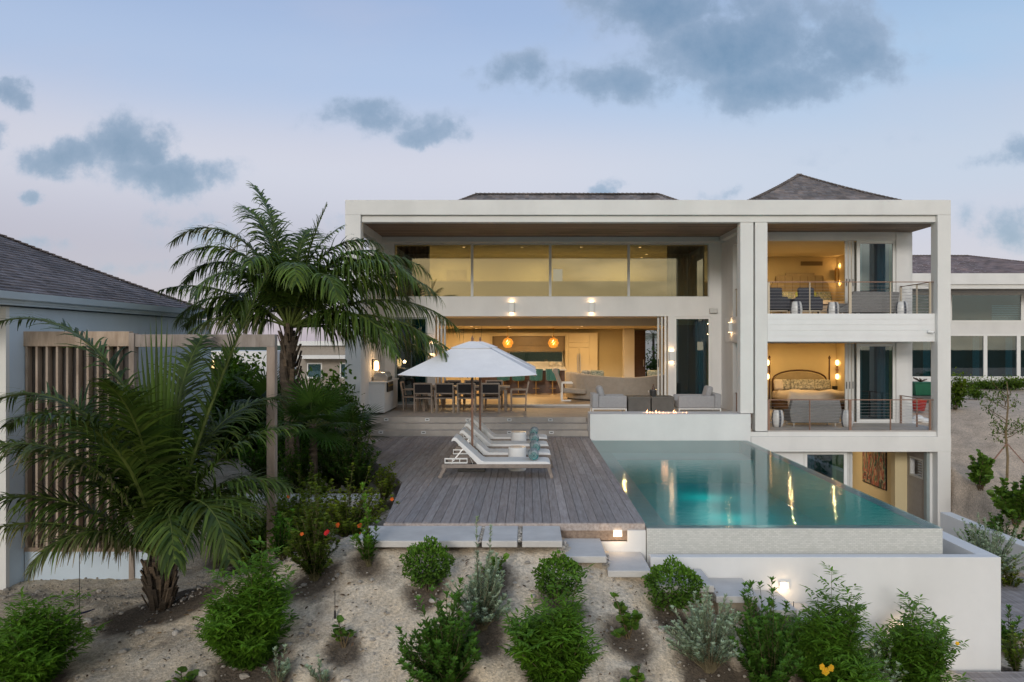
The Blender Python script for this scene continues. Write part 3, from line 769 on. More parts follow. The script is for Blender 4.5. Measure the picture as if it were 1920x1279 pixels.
# fire wall with burner
fp = thing('fire_pit', 'long white masonry fire feature with a row of small gas flames', 'fire pit', (3.7,20.9,-.05))
obj('surround', MB().box(1.6,5.735,20.5,20.86,-.4,.63).box(1.6,5.735,21.04,21.35,-.4,.63).box(1.6,3.0,20.86,21.04,-.4,.63).box(4.2,5.735,20.86,21.04,-.4,.63).box(3.0,4.2,20.86,21.04,-.4,.52), M['stucco_lo'], fp)
mb = MB()
for k in range(60):
    a = random.uniform(3.02,4.18); b = random.uniform(20.88,21.02); r = random.uniform(.015,.03)
    mb.lathe([(r*.3,-r),(r,-r*.3),(r*.9,r*.4),(r*.3,r*.9)],(a,b,.55+random.uniform(0,.03)),6)
obj('lava_stone', mb, M['concrete'], fp)
for px,h in ((1212,.10),(1217,.07),(1222,.06),(1229,.09),(1235,.07),(1242,.06),(1253,.05),(1262,.10),(1266,.07),(1279,.05),(1286,.06)):
    x = (px-CX)*20.95/F + .02; mbf = MB(); mbf.smooth = True
    y = 20.95+random.uniform(-.03,.03)
    pts = [(x+random.uniform(-.004,.004)+.012*math.sin(j*1.6+px),y,.57+h*1.45*j/6) for j in range(7)]
    mbf.tube(pts, [.012,.021,.02,.016,.011,.006,.001], 7)
    obj('flame', mbf, M['flame'], fp)
# pool
pool = thing('infinity_pool', 'infinity edge swimming pool with white mosaic front wall and teal basin', 'swimming pool', (3.64,15.7,-1.5))
PX0,PX1,PY0,PY1,WZ = 1.625,5.65,10.85,20.49,-.045
m, nt, b = nodes('pool_tile')
tc_ = N(nt,'ShaderNodeTexCoord'); n_ = N(nt,'ShaderNodeTexNoise'); n_.inputs['Scale'].default_value = 1.3; n_.inputs['Detail'].default_value = 5
lk(nt,tc_.outputs['Object'],n_.inputs['Vector'])
at_ = N(nt,'ShaderNodeAttribute',attribute_name='Col')
lk(nt, mixc(nt,n_.outputs[0],at_.outputs['Color'],mixc(nt,1,at_.outputs['Color'],(.6,.8,.82),'MULTIPLY')), b.inputs['Base Color']); b.inputs['Roughness'].default_value = .5
M['pool_tile'] = m
SH, DP = (.55,.74,.70), (.012,.57,.56)
mb = MB()
FL, SF = -.92, -.36
XI, YI = PX1-.2, PY0+.2
mb.add([(PX0,YI,SF),(2.15,YI,SF),(2.15,PY1,SF),(PX0,PY1,SF)],[(0,1,2,3)],(.48,.62,.58))           # long shelf
mb.add([(2.15,YI,SF),(2.15,19.2,SF),(2.15,19.2,FL),(2.15,YI,FL)],[(3,2,1,0)],(.16,.62,.62))
mb.add([(2.15,YI,FL),(XI,YI,FL),(XI,19.2,FL),(2.15,19.2,FL)],[(0,1,2,3)],DP)
mb.add([(2.15,19.2,FL),(XI,19.2,FL),(XI,19.2,SF),(2.15,19.2,SF)],[(0,1,2,3)],(.10,.60,.60))
mb.add([(2.15,19.2,SF),(XI,19.2,SF),(XI,PY1,SF),(2.15,PY1,SF)],[(0,1,2,3)],SH)
mb.add([(XI,YI,FL),(XI,PY1,FL),(XI,PY1,-.055),(XI,YI,-.055)],[(0,1,2,3)],(.10,.50,.50))
mb.add([(PX0,YI,FL),(XI,YI,FL),(XI,YI,-.057),(PX0,YI,-.057)],[(3,2,1,0)],(.10,.50,.50))
mb.add([(PX0,PY1+.005,FL),(XI,PY1+.005,FL),(XI,PY1+.005,-.05),(PX0,PY1+.005,-.05)],[(0,1,2,3)],SH)
mb.add([(PX0,YI,FL),(PX0,PY1,FL),(PX0,PY1,-.05),(PX0,YI,-.05)],[(3,2,1,0)],SH)
obj('basin', mb, M['pool_tile'], pool)
mb = MB().box(PX0-.005,PX1,PY0,PY0+.19,-1.7,-.056).box(PX1-.19,PX1,PY0+.19,PY1,-2.6,-.056)
obj('mosaic_wall', mb, M['mosaic'], pool)
pl = obj('pool_light', MB().lathe([(.02,-.02),(.11,-.02),(.11,.02),(.02,.02)],(2.6,11.12,-.62),20), M['lamp_white'], pool)
# water
m, nt, b = nodes('pool_water'); nt.nodes.remove(b)
tr = N(nt,'ShaderNodeBsdfTransparent'); tr.inputs[0].default_value = (.70,.95,.94,1)
gl = N(nt,'ShaderNodeBsdfGlossy'); gl.inputs['Roughness'].default_value = .02
tcw = N(nt,'ShaderNodeTexCoord'); mpw = N(nt,'ShaderNodeMapping'); mpw.inputs['Scale'].default_value = (1.0,2.2,1)
lk(nt,tcw.outputs['Object'],mpw.inputs[0])
w1 = N(nt,'ShaderNodeTexNoise'); w1.inputs['Scale'].default_value = 3.5; w1.inputs['Detail'].default_value = 4
w2 = N(nt,'ShaderNodeTexNoise'); w2.inputs['Scale'].default_value = 14; w2.inputs['Detail'].default_value = 2
lk(nt,mpw.outputs[0],w1.inputs['Vector']); lk(nt,mpw.outputs[0],w2.inputs['Vector'])
hh = mth(nt,'ADD',w1.outputs[0],mth(nt,'MULTIPLY',w2.outputs[0],.25))
bp = N(nt,'ShaderNodeBump'); bp.inputs['Strength'].default_value = .055; bp.inputs['Distance'].default_value = .06
lk(nt,hh,bp.inputs['Height']); lk(nt,bp.outputs[0],gl.inputs['Normal'])
fr = N(nt,'ShaderNodeFresnel'); fr.inputs['IOR'].default_value = 1.29; lk(nt,bp.outputs[0],fr.inputs['Normal'])
mx = N(nt,'ShaderNodeMixShader'); lk(nt,mth(nt,'ADD',fr.outputs[0],.02,True),mx.inputs[0]); lk(nt,tr.outputs[0],mx.inputs[1]); lk(nt,gl.outputs[0],mx.inputs[2])
lk(nt,mx.outputs[0],nt.nodes['Material Output'].inputs[0]); M['water'] = m
mb = MB().add([(PX0-.01,PY0+.004,WZ),(PX1-.004,PY0+.004,WZ),(PX1-.004,PY1,WZ),(PX0-.01,PY1,WZ)],[(0,1,2,3)])
struct('water', mb, M['water'])
# catch trough wall around the pool
cw = thing('retaining_wall', 'tall white rendered wall below the pool forming the overflow trough', 'wall', (3.9,10.5,-1.9))
mb = MB().box(1.615,6.24,10.5,10.66,-2.6,-.354).box(6.0,6.24,10.66,20.4,-2.6,-.354)
obj('wall', mb, M['stucco_lo'], cw, bev=.008)
obj('trough_floor', MB().box(1.62,6.0,10.66,10.85,-1.3,-1.2).box(5.65,6.0,10.85,20.4,-1.3,-1.2), M['concrete'], cw)
# stepping pavers
SP = [(-2.2,-.63,10.07,-.03,'longest cast stone slab of the path below the wooden deck'),(-.585,-.135,10.07,-.03,'square cast stone paver between two pebble joints below the deck'),(-.075,.435,10.07,-.03,'cast stone paver with rounded boulder at its right corner'),
      (.46,.985,9.97,-.20,'cast stone paver one step down beside the lit white end wall'),(1.0,1.545,9.97,-.38,'cast stone paver at the near end of the lit stair wall'),
      (1.58,2.28,9.75,-.50,'cast stone step behind the round green bush by the wall'),(2.3,2.82,9.72,-.62,'cast stone step right of the round bush against the white wall'),
      (2.84,3.28,9.70,-.78,'cast stone step left of the glowing wall light'),(3.24,3.66,9.68,-.95,'cast stone step glowing under the wall light'),(3.70,4.2,9.66,-1.15,'lower cast stone step hidden behind leafy bushes'),(4.3,4.85,9.66,-1.38,'lowest cast stone step below the second wall light')]
for x0,x1,yf,z,lab in SP:
    yb = 10.90 if x1 < 1.6 else 10.49
    o = obj('stepping_stone', MB().box(x0,x1,yf,yb,z-.085,z), M['paver'], bev=.01); tag(o, lab, 'paver', 'stepping stones down to the beach')
    o2 = None
mb = MB()
for x0,x1,yf,z,_ in SP[3:]:
    mb.box(x0+.04,x1-.05,yf+.1,10.45,z-.4,z-.087,(.95,.85,.7))
struct('step_footing', mb, M['gravel'])
for px,py,Yp,lab in ((1158,999.5,10.87,'small lit square wall light on the white wall below the deck corner'),(1470,1097,10.49,'lit wall light glowing above the cast stone steps'),(1693,1173,10.49,'lit wall light behind the thin leafy shrub')):
    p = P(px,py,Yp); t = thing('wall_light', lab, 'wall light', p, group='recessed lights of the beach stair')
    obj('housing', MB().grid_wall(p.x-.06,p.x+.06,p.z-.045,p.z+.045,[(p.x-.035,p.x+.035,p.z-.022,p.z+.026)],Yp-.02,Yp+.004), M['white_paint'], t)
    obj('lens', MB().box(p.x-.035,p.x+.035,Yp-.010,Yp-.002,p.z-.022,p.z+.026), M['lamp_white'], t)
# boardwalk lower right
mb = MB(); random.seed(5)
def boards(x0,x1,y0,y1,z,w=.13,along='x'):
    a = y0
    while a < y1:
        k = random.uniform(.8,1.15); mb.box(x0,x1,a,min(a+w-.006,y1),z-.04,z,(k,k,k)); a += w
boards(6.7,10.5,11.6,14.5,-1.79); boards(5.35,9.5,9.0,10.35,-1.80)
struct('boardwalk', mb, M['deck'])
# low garden wall beyond the pool
w_ = obj('garden_wall', MB().box(9.42,9.68,14.2,18.2,-2.3,-1.40), M['stucco_lo'], bev=.01); tag(w_, 'low white garden wall by the silver shrubs right of the pool', 'wall')
w_ = obj('garden_path', MB().box(-5.4,-2.55,13.2,13.75,-.28,-.13), M['paver'], bev=.01); w_['kind'] = 'structure'

# ================================================================== GUEST HOUSE ON THE LEFT
gh = thing('guest_house', 'pale single storey guest house with shingled hip roof and gutter, left edge', 'house', (-9.5,15.3,-1))
GX = -7.56
obj('wall', MB().box(-12,GX,11.6,19,-1.4,3.0), M['annex_stucco_shaded'], gh)
obj('wall_end', MB().box(-12,GX+.006,11.52,11.6,-1.4,3.0), M['stucco'], gh)  # same white wall, here without the painted shade
obj('fascia', MB().box(-12,-7.42,9.6,18.35,3.02,3.10).box(-7.46,-7.40,9.6,18.35,3.05,3.17), M['annex_stucco_shaded'], gh)
mb = MB().extr([(-7.40,3.08),(-7.31,3.10),(-7.28,3.20),(-7.30,3.20),(-7.32,3.115),(-7.39,3.10),(-7.39,3.19),(-7.40,3.19)],'y',9.6,18.45)
mb.extr([(18.34,3.08),(18.43,3.10),(18.46,3.20),(18.44,3.20),(18.42,3.115),(18.35,3.10),(18.35,3.19),(18.34,3.19)],'x',-12,-7.3)
obj('gutter', mb, M['annex_stucco_shaded'], gh)
hip_roof(gh, -16.2, -7.40, 8.0, 18.35, 3.20, 5.35, course=.13, sw=.13, bell=.12, sides='RB', tint=(.92,.90,.95))
# timber screen and pergola gate in front of it
pg = thing('pergola_screen', 'knotty timber slat screen and open gateway beam before the guest house', 'pergola', (-5.7,11.95,-.9))
SY = 11.95
obj('base_wall', MB().box(-7.55,-5.62,SY,SY+.14,-1.25,-.66), M['annex_stucco_shaded'], pg)
obj('beam', MB().box(-7.58,-5.98,SY-.02,SY+.12,2.42,2.645,(1.05,1.0,.92)), M['pine'], pg, bev=.006)
obj('beam', MB().box(-5.90,-3.80,SY,SY+.13,2.41,2.60,(.66,.70,.76)), M['pine'], pg, bev=.006)
obj('post', MB().box(-5.98,-5.90,SY-.03,SY+.12,-1.1,2.62,(.70,.72,.75)), M['pine'], pg, bev=.006)
obj('post', MB().box(-3.925,-3.80,SY,SY+.13,-1.1,2.41,(.72,.70,.70)), M['pine'], pg, bev=.006)
random.seed(9)
for k in range(10):
    x = -7.545 + k*.153; v = random.uniform(.85,1.1)
    obj('slat', MB().box(x,x+.032,SY,SY+.115,-.60,2.42,(v,v*.98,v*.95)), M['pine'], pg)
obj('backing', MB().box(-7.55,-5.99,SY+.125,SY+.14,-.66,2.44,(.20,.22,.25)), M['pine'], pg)
obj('rail', MB().box(-7.56,-5.62,SY-.01,SY+.12,-.66,-.60,(.7,.65,.6)), M['pine'], pg)

# ================================================================== NEIGHBOURS
def win_row(parent, xs, z0, z1, y, glass='glass_dk', fw=.09):
    for a, b_ in zip(xs[:-1], xs[1:]):
        f = obj('window', MB().grid_wall(a,b_,z0,z1,[(a+fw,b_-fw,z0+fw,z1-fw)],y-.06,y+.02), M['white_paint'], parent)
        if z1 < 3 and (b_-a) > 1.1: curtain_n = obj('curtain', MB().box(b_-fw-.32,b_-fw,y+.3,y+.33,z0+.05,z1), M['curtain_teal'], f)
        obj('pane', MB().box(a+fw,b_-fw,y-.02,y-.01,z0+fw,z1-fw), M[glass], f)
nv = thing('neighbour_villa', 'white two storey villa with purple grey shingle roof beyond the sand bank, right', 'villa', (22,40,.3))
NY = 38.0
mb = MB().grid_wall(16.5,30,-.2,5.0,[(17.1,29.6,3.45,4.85),(17.1,29.6,.75,2.88)],NY+.3,NY+.6)
obj('wall', mb, M['stucco_lo'], nv)
obj('beam', MB().box(16.2,30.4,NY-1.8,NY-1.2,5.12,5.62).box(16.3,30.3,NY-1.7,NY-1.2,4.93,5.12), M['stucco'], nv)
obj('soffit', MB().box(16.2,30.4,NY-1.2,NY+.4,4.98,5.05,(.5,.5,.5)), M['soffit'], nv)
win_row(nv,[17.1,20.3,23.8,27.2,29.6],3.45,4.85,NY+.35); win_row(nv,[17.1,18.35,19.6,20.1,22.0,23.6,25.2,26.9,28.4,29.6],.75,2.88,NY+.35)
obj('dim_room_backdrop', MB().box(16.9,29.8,NY+1.6,NY+1.65,.5,4.9), M['dark_room'], nv)  # one dark sheet added behind all panes in place of dim rooms
mb = MB()
for k in range(9): mb.box(22.5,25.6,NY+.62,NY+.64,3.55+k*.085,3.60+k*.085)
obj('window_blind', mb, M['white_paint'], nv)
hip_roof(nv, 14.0, 27.6, 36.6, 46, 5.63, 6.95, course=.22, sw=.3, sides='FR', tint=(1.05,.95,1.02))
obj('terrace_wall', MB().box(17,30,NY-.8,NY-.5,-.6,.55), M['stone'], nv)
cn = thing('cream_house', 'distant cream house with flat parapet seen behind the palm trunk', 'house', (-12,46,0))
obj('wall', MB().grid_wall(-14.2,-7.4,-.5,2.3,[(-12.8,-11.9,.4,1.3),(-10.9,-10.0,.4,1.3),(-9.4,-8.4,-.4,1.4)],46,46.3), M['taupe_fabric'], cn)
obj('cornice', MB().box(-14.4,-7.2,45.7,46.6,2.3,2.55), M['stucco'], cn)
obj('balcony', MB().box(-13.0,-9.8,44.9,46,1.55,1.75), M['stucco'], cn)
obj('roof', MB().box(-14.2,-7.4,46.3,52,2.2,2.5), M['stucco'], cn)
for x in (-12.8,-10.9): 
    f = obj('window', MB().grid_wall(x,x+.9,.4,1.3,[(x+.08,x+.82,.48,1.22)],46.05,46.15), M['white_paint'], cn); obj('pane', MB().box(x+.08,x+.82,46.1,46.11,.48,1.22), M['glass_dk'], f)
bk = thing('white_house', 'small white house with outdoor stair behind the garden gateway', 'house', (-12.5,30,-.2))
obj('wall', MB().box(-13.6,-9.6,30,33,-.5,2.15), M['stucco_lo'], bk)
mb = MB()
for k in range(9): mb.box(-10.9+k*.16,-10.7+k*.16+.3,29.2,29.9,1.55-k*.2,1.6-k*.2)
mb.bar((-10.8,29.15,2.3),(-9.3,29.15,.5),.05); mb.bar((-10.8,29.15,1.9),(-9.3,29.15,.1),.03)
obj('stair', mb, M['stucco'], bk)
obj('door', MB().box(-12.1,-11.3,29.95,30.0,-.3,1.7), M['dark_wood'], bk)
ln = thing('lantern', 'small glowing lantern on the white house beyond the gateway', 'lantern', P(403,683,28.9))
p = P(403,683,28.9)
obj('bracket', MB().bar(p+Vector((0,0,.22)),p+Vector((0,1.1,.22)),.03), M['black'], ln)
obj('glass', MB().lathe([(.05,-.14),(.10,-.12),(.10,.10),(.04,.16)],p,12), M['lamp_soft'], ln)
# builders' things on the sand bank
def at(px, py, Y): return P(px, py, Y)
t = thing('plastic_crate', 'dark green plastic bin standing on boards behind the tower balcony', 'bin', at(1726,740,27.5))
c = at(1726,741,27.5)
obj('body', MB().add([(c.x-.28,c.y-.25,c.z),(c.x+.28,c.y-.25,c.z),(c.x+.28,c.y+.25,c.z),(c.x-.28,c.y+.25,c.z),(c.x-.34,c.y-.3,c.z+.42),(c.x+.34,c.y-.3,c.z+.42),(c.x+.34,c.y+.3,c.z+.42),(c.x-.34,c.y+.3,c.z+.42)],[(0,3,2,1),(4,5,6,7),(0,1,5,4),(1,2,6,5),(2,3,7,6),(3,0,4,7)]), M['green_plastic'], t, bev=.03)
obj('rim', MB().box(c.x-.36,c.x+.36,c.y-.32,c.y+.32,c.z+.42,c.z+.46), M['green_plastic'], t, bev=.01)
mb = MB()
for k in range(9):
    a = random.uniform(0,6.28); mb.bar((c.x,c.y,c.z+.46),(c.x+.25*math.cos(a),c.y+.2*math.sin(a),c.z+.5+random.uniform(0,.12)),.03)
obj('offcut', mb, M['dark_wood'], t)
o = obj('timber_deck', MB().box(c.x-.6,c.x+.7,c.y-.5,c.y+.5,c.z-.10,c.z-.002).box(c.x-.5,c.x+.6,c.y-.4,c.y+.4,c.z-1.2,c.z-.1), M['concrete']); tag(o, 'grey plank platform under the green bin', 'platform')
c = at(1723,770,25.5)
t = thing('bucket', 'red plastic bucket on the sand beside the green bin', 'bucket', c)
mb = MB().lathe([(.17,0),(.24,.34),(.26,.36),(.24,.36),(.16,.03)],c,20); mb.smooth = True
obj('body', mb, M['red_plastic'], t); obj('handle', MB().tube([c+Vector((.25*math.cos(a),0,.34+.05*math.sin(a))) for a in np.linspace(0,math.pi,9)],.008,6), M['steel'], t)
c = at(1722,795,24.5)
mb = MB()
for k in range(5): mb.lathe([(.02,-.1),(.16,-.06),(.18,.02),(.1,.1),(.02,.12)],c+Vector((.1*k-.2,.1*(k%2),.08*(k%3))),9)
o = obj('sandbag_pile', mb, M['sling']); tag(o, 'crumpled white sacks lying below the red bucket', 'sacks')
o = obj('timber_stack', MB().obox(at(1843,764,30),2.6,.6,.32,Matrix.Rotation(R(-8),3,'Z')).obox(at(1840,756,30.1),2.9,.8,.05,Matrix.Rotation(R(-8),3,'Z')), M['dark_wood'], bev=.01); tag(o, 'dark timber platform on top of the sand bank', 'platform')
# ================================================================== FURNITURE
random.seed(33)
# ---- sun loungers (modelled locally: x along the length, foot at +x)
def lounger(label, loc):
    t = thing('sun_lounger', label, 'sun lounger', loc, R(random.uniform(-1.6,1.6)), 'sun loungers in a row on the deck')
    f = MB()
    for sy in (-.31,.31):
        f.box(-1.02,.98,sy-.02,sy+.02,.185,.255)
    f.box(-1.02,-.98,-.31,.31,.185,.255); f.box(.94,.98,-.31,.31,.185,.255)
    for k in range(5): f.box(-.35+k*.28,-.29+k*.28,-.31,.31,.225,.25)
    obj('frame', f, M['grey_wood'], t, w=False, bev=.006)
    for sx, dx in ((-.96,-.10),(.93,.07)):
        for sy in (-.31,.31):
            obj('leg', MB().bar((sx,sy,.20),(sx+dx,sy,0),.05,.06,up=(1,0,0)), M['grey_wood'], t, w=False, bev=.005)
    pr = [(-.78,.72),(-.83,.70),(-.85,.66),(-.80,.665),(-.765,.675)]        # rolled head end, back, seat, rolled foot end
    top = [(-.83,.715),(-.79,.745),(-.75,.735),(-.30,.325),(-.25,.300),(.88,.300),(.95,.285),(.985,.23)]
    bot = [(.965,.225),(.93,.245),(.86,.235),(-.25,.235),(-.36,.245),(-.77,.675),(-.80,.68),(-.845,.665)]
    s = MB().extr(top+bot,'y',-.30,.30)
    obj('sling', s, M['sling'], t, w=False, bev=.008)
    for sy in (-.22,.22): obj('back_support', MB().tube([(-.62,sy,.53),(-.86,sy,.24)],.007,6).tube([(-.55,sy,.47),(-.45,sy,.24)],.007,6), M['steel'], t, w=False)
    # ladder rack of the reclining back, painted white
    rk = MB()
    for sy in (-.26,): 
        rk.box(-.97,-.55,sy,sy+.02,.26,.285); rk.box(-.97,-.55,sy,sy+.02,.335,.36)
        for k in range(4): rk.box(-.97+k*.135,-.955+k*.135,sy,sy+.02,.285,.335)
    obj('recline_rack', rk, M['white_paint'], t, w=False)
    return t
LZ = [(14.85,'sun lounger nearest the camera with its whole wooden frame in view'),(16.05,'second sun lounger, directly behind the nearest one and its drum table'),
      (17.35,'third sun lounger, just in front of the rear drum table'),(18.65,'rearmost sun lounger, closest to the terrace steps')]
LX = [-.56,-.52,-.53,-.52]
for (y,lab),x in zip(LZ,LX): lounger(lab,(x,y,0))
def towel(label, loc):
    t = thing('rolled_towel', label, 'towel', loc, R(random.uniform(-6,6)), 'rolled teal towels on the loungers')
    mb = MB(); n = 30; rad = .098; vs, fs, cs = [], [], []
    rings = [(-.205,.012),(-.20,.045),(-.195,.075),(-.175,rad-.006),(-.15,rad),(0,rad*1.02),(.15,rad),(.175,rad-.006),(.195,.075),(.205,.012)]
    for q,(yy,rr_) in enumerate(rings):
        for k in range(n):
            a = 2*math.pi*k/n; e = rr_*(1+.025*math.sin(3*a+q)+.02*math.sin(7*a))
            vs.append((e*math.cos(a),yy+.006*math.sin(5*a+q),rad+e*math.sin(a)))
            outer = math.sin(a) > .1 or q in (3,4,6)
            cs.append((.40,.47,.49) if (outer and rr_ > .07) else ((.03,.33,.34) if rr_ > .03 else (.16,.38,.39)))
    for q in range(len(rings)-1):
        for k in range(n): fs.append((q*n+k,q*n+(k+1)%n,(q+1)*n+(k+1)%n,(q+1)*n+k))
    mb.add(vs,fs); mb.c = cs; mb.smooth = True
    obj('roll', mb, M['towel'], t, w=False)
    mb = MB()                                     # the coiled edge on the end of the roll
    pts = [(.0105*(1+.35*a_)*math.cos(a_),-.205,rad+.0105*(1+.35*a_)*math.sin(a_)) for a_ in np.linspace(.5,17,60)]
    obj('edge', mb.tube(pts,.006,5,(.42,.52,.53)), M['towel'], t, w=False)
    return t
for k,((y,_),x) in enumerate(zip(LZ,LX)):
    towel(['rolled teal towel on the foot of the nearest lounger','rolled teal towel on the second lounger from the front','rolled teal towel on the third lounger from the front','rolled teal towel on the rearmost lounger'][k],(x+.66,y,.30))
for (x,y,lab) in ((-.21,15.45,'white drum side table between the two front loungers'),(-.21,18.05,'white drum side table between the two rear loungers')):
    t = thing('drum_table', lab, 'side table', (x,y,0), 0, 'white drum tables between loungers')
    mb = MB().lathe([(.16,0),(.172,.015),(.172,.43),(.165,.442)],(0,0,0),40); mb.smooth = False
    obj('drum', mb, M['sling'], t, w=False); obj('top', MB().lathe([(.165,.442),(.170,.45),(.165,.458),(.02,.459)],(0,0,0),40), M['marble'], t, w=False)
# ---- umbrellas
def umbrella(label, loc, s=1.25, zb=1.90, za=2.50):
    t = thing('umbrella', label, 'umbrella', loc, 0, 'square white deck umbrellas')
    mb = MB(); n = 10; zv = zb+(za-zb)*.80; sv = s*.27
    def tier(s0,z0,s1,z1,valance):
        vs, fs = [], []
        for side in range(4):
            rot = Matrix.Rotation(side*math.pi/2,3,'Z'); b = len(vs)
            for j in range(n+1):
                tt = j/n; sc = s0+(s1-s0)*tt
                for i in range(n+1):
                    a = -1+2*i/n
                    sag = -.035*(1-abs(a)**2)*(1-tt)*s0 - .02*math.sin(math.pi*tt)*(1-a*a)
                    vs.append(rot @ Vector((a*sc,-sc,z0+(z1-z0)*tt+sag+.0)))
            for j in range(n):
                for i in range(n): fs.append((b+j*(n+1)+i,b+j*(n+1)+i+1,b+(j+1)*(n+1)+i+1,b+(j+1)*(n+1)+i))
        mb.add(vs,fs)
    tier(s,zb,sv*.92,zv+.01,0)
    o = obj('canopy', mb, M['canvas'], t, w=False); sm = o.modifiers.new('thick','SOLIDIFY'); sm.thickness = .006
    mb = MB(); tier(sv*1.12,zv-.0,.06,za,0)
    o = obj('vent', mb, M['canvas'], t, w=False); sm = o.modifiers.new('thick','SOLIDIFY'); sm.thickness = .006
    obj('pole', MB().tube([(0,0,.04),(0,0,za-.01)],.024,14), M['pole_wood'], t, w=False)
    for k in range(8):
        a = k*math.pi/4; r = s*(1.38 if k%2 else .97); r2=.04
        obj('rib', MB().bar((r2*math.cos(a),r2*math.sin(a),za-.08),(r*math.cos(a),r*math.sin(a),zb-.02+(0 if k%2 else -.03)),.018,.025), M['pole_wood'], t, w=False)
    obj('hub', MB().lathe([(.04,za-.62),(.05,za-.60),(.05,za-.5),(.03,za-.48)],(0,0,0),14), M['pole_wood'], t, w=False)
    obj('finial', MB().lathe([(.022,za-.02),(.02,za+.03),(.026,za+.05),(.012,za+.09),(.003,za+.11)],(0,0,0),12), M['bronze'], t, w=False)
    obj('base', MB().box(-.26,.26,-.26,.26,.002,.045).tube([(0,0,.04),(0,0,.35)],.032,12), M['concrete'], t, w=False, bev=.006)
    return t
umbrella('front square white umbrella over the two nearest loungers',(-1.085,15.5,0))
umbrella('rear square white umbrella mostly hidden behind the front one',(-1.075,17.9,0))
# ---- dining set on the terrace
dt = thing('dining_table', 'long weathered teak dining table on the terrace', 'dining table', (-1.9,24.0,ZF))
obj('tabletop', MB().box(-3.22,-.55,23.62,24.38,ZF+.70,ZF+.745), M['teak'], dt, bev=.008)
obj('apron', MB().box(-3.1,-.67,23.70,24.30,ZF+.62,ZF+.70), M['teak'], dt)
for x in (-3.1,-.67):
    for y in (23.72,24.28): obj('leg', MB().box(x-.04,x+.04,y-.04,y+.04,ZF,ZF+.62), M['teak'], dt)
def dchair():
    """local: faces +y, back at -y"""
    t = thing('dining_chair','','dining chair',(0,0,0),0,'teak dining chairs with black slings')
    f = MB()
    for sx in (-.25,.25):
        f.box(sx-.02,sx+.02,-.20,.24,.40,.44); f.box(sx-.025,sx+.025,-.24,.24,.62,.65)
    f.box(-.25,.25,.20,.24,.40,.44); f.box(-.25,.25,-.24,-.20,.40,.44)
    obj('frame', f, M['teak'], t, w=False, bev=.005)
    for sx in (-.25,.25):
        obj('leg', MB().bar((sx,-.21,0),(sx,-.22,.45),.045,.04).bar((sx,-.22,.44),(sx,-.30,.86),.04,.04), M['teak'], t, w=False)
        obj('leg', MB().box(sx-.02,sx+.02,.20,.245,0,.63), M['teak'], t, w=False)
    b = MB().bar((-.25,-.30,.85),(.25,-.30,.85),.04,.045).bar((-.25,-.25,.56),(.25,-.25,.56),.035,.04)
    bk_ = obj('back_rail', b, M['teak'], t, w=False, bev=.005)
    obj('back_sling', MB().add([(-.235,-.262,.58),(.235,-.262,.58),(.235,-.302,.835),(-.235,-.302,.835),(-.235,-.25,.58),(.235,-.25,.58),(.235,-.29,.835),(-.235,-.29,.835)],[(0,1,2,3),(7,6,5,4),(0,4,5,1),(3,2,6,7)]), M['chair_fabric'], t, w=False)
    obj('seat', MB().box(-.235,.235,-.21,.21,.435,.452), M['chair_fabric'], t, w=False)
    return t
base = dchair(); first = True
LOCS = [((-3.06,23.42),0,'front row dining chair at the left end of the table'),((-2.43,23.42),0,'front row dining chair second from the left'),((-1.80,23.42),0,'front row dining chair beside the umbrella poles, left'),((-1.09,23.42),0,'front row dining chair at the right end of the row'),
        ((-2.36,24.62),180,'far row dining chair on the left, facing the camera'),((-1.72,24.62),180,'far row dining chair in the middle, facing the camera'),((-1.06,24.62),180,'far row dining chair on the right, facing the camera'),
        ((-3.50,24.0),-90,'dining chair at the left head of the table'),((-.28,24.0),90,'dining chair at the right head of the table')]
for (x,y),a,lab in LOCS:
    if first: o = base; o.location = (x,y,ZF); o.rotation_euler = (0,0,R(a)); o['label'] = lab; first = False
    else: dup(base,(x,y,ZF),R(a),lab)
# ---- terrace lounge chairs, tables, bucket
def armchair(label, x0, x1, y0, y1, face):
    """cuboid lounge chair, face +1 looks right"""
    t = thing('lounge_chair', label, 'armchair', ((x0+x1)/2,(y0+y1)/2,ZF), 0, 'grey lounge chairs by the fire wall')
    z = ZF
    fr = MB()
    for a in (y0+.02,y1-.05): fr.box(x0,x1,a,a+.03,z+.215,z+.245)
    for x in (x0,x1-.03): fr.box(x,x+.03,y0+.05,y1-.05,z+.216,z+.244)
    obj('frame', fr, M['white_paint'], t)
    for x in (x0,x1-.03):
        for a in (y0+.02,y1-.05): obj('leg', MB().box(x,x+.03,a,a+.03,z,z+.215), M['white_paint'], t)
    b = (x0,x0+.17) if face > 0 else (x1-.17,x1)
    obj('backrest', MB().box(b[0],b[1],y0,y1,z+.25,z+.64), M['grey_fabric'], t, bev=.025, seg=3)
    s = (x0+.175,x1) if face > 0 else (x0,x1-.175)
    for a in (y0,y1-.16): obj('armrest', MB().box(s[0],s[1],a,a+.16,z+.25,z+.585), M['grey_fabric'], t, bev=.025, seg=3)
    obj('seat_cushion', MB().box(s[0],s[1],y0+.165,y1-.165,z+.25,z+.44), M['grey_fabric'], t, bev=.03, seg=3)
    cx = b[1]+.1 if face > 0 else b[0]-.1
    cm = MB().obox((cx,(y0+y1)/2+.1,z+.63),.17,.52,.42,Matrix.Rotation(R(-16*face),3,'Y'))
    obj('cushion', cm, M['grey_fabric'], t, bev=.07, seg=4)
    return t
armchair('grey lounge chair left of the coffee tables, facing right',1.76,2.70,21.75,22.6,1)
armchair('grey lounge chair right of the coffee tables, facing left',4.12,5.28,21.75,22.6,-1)
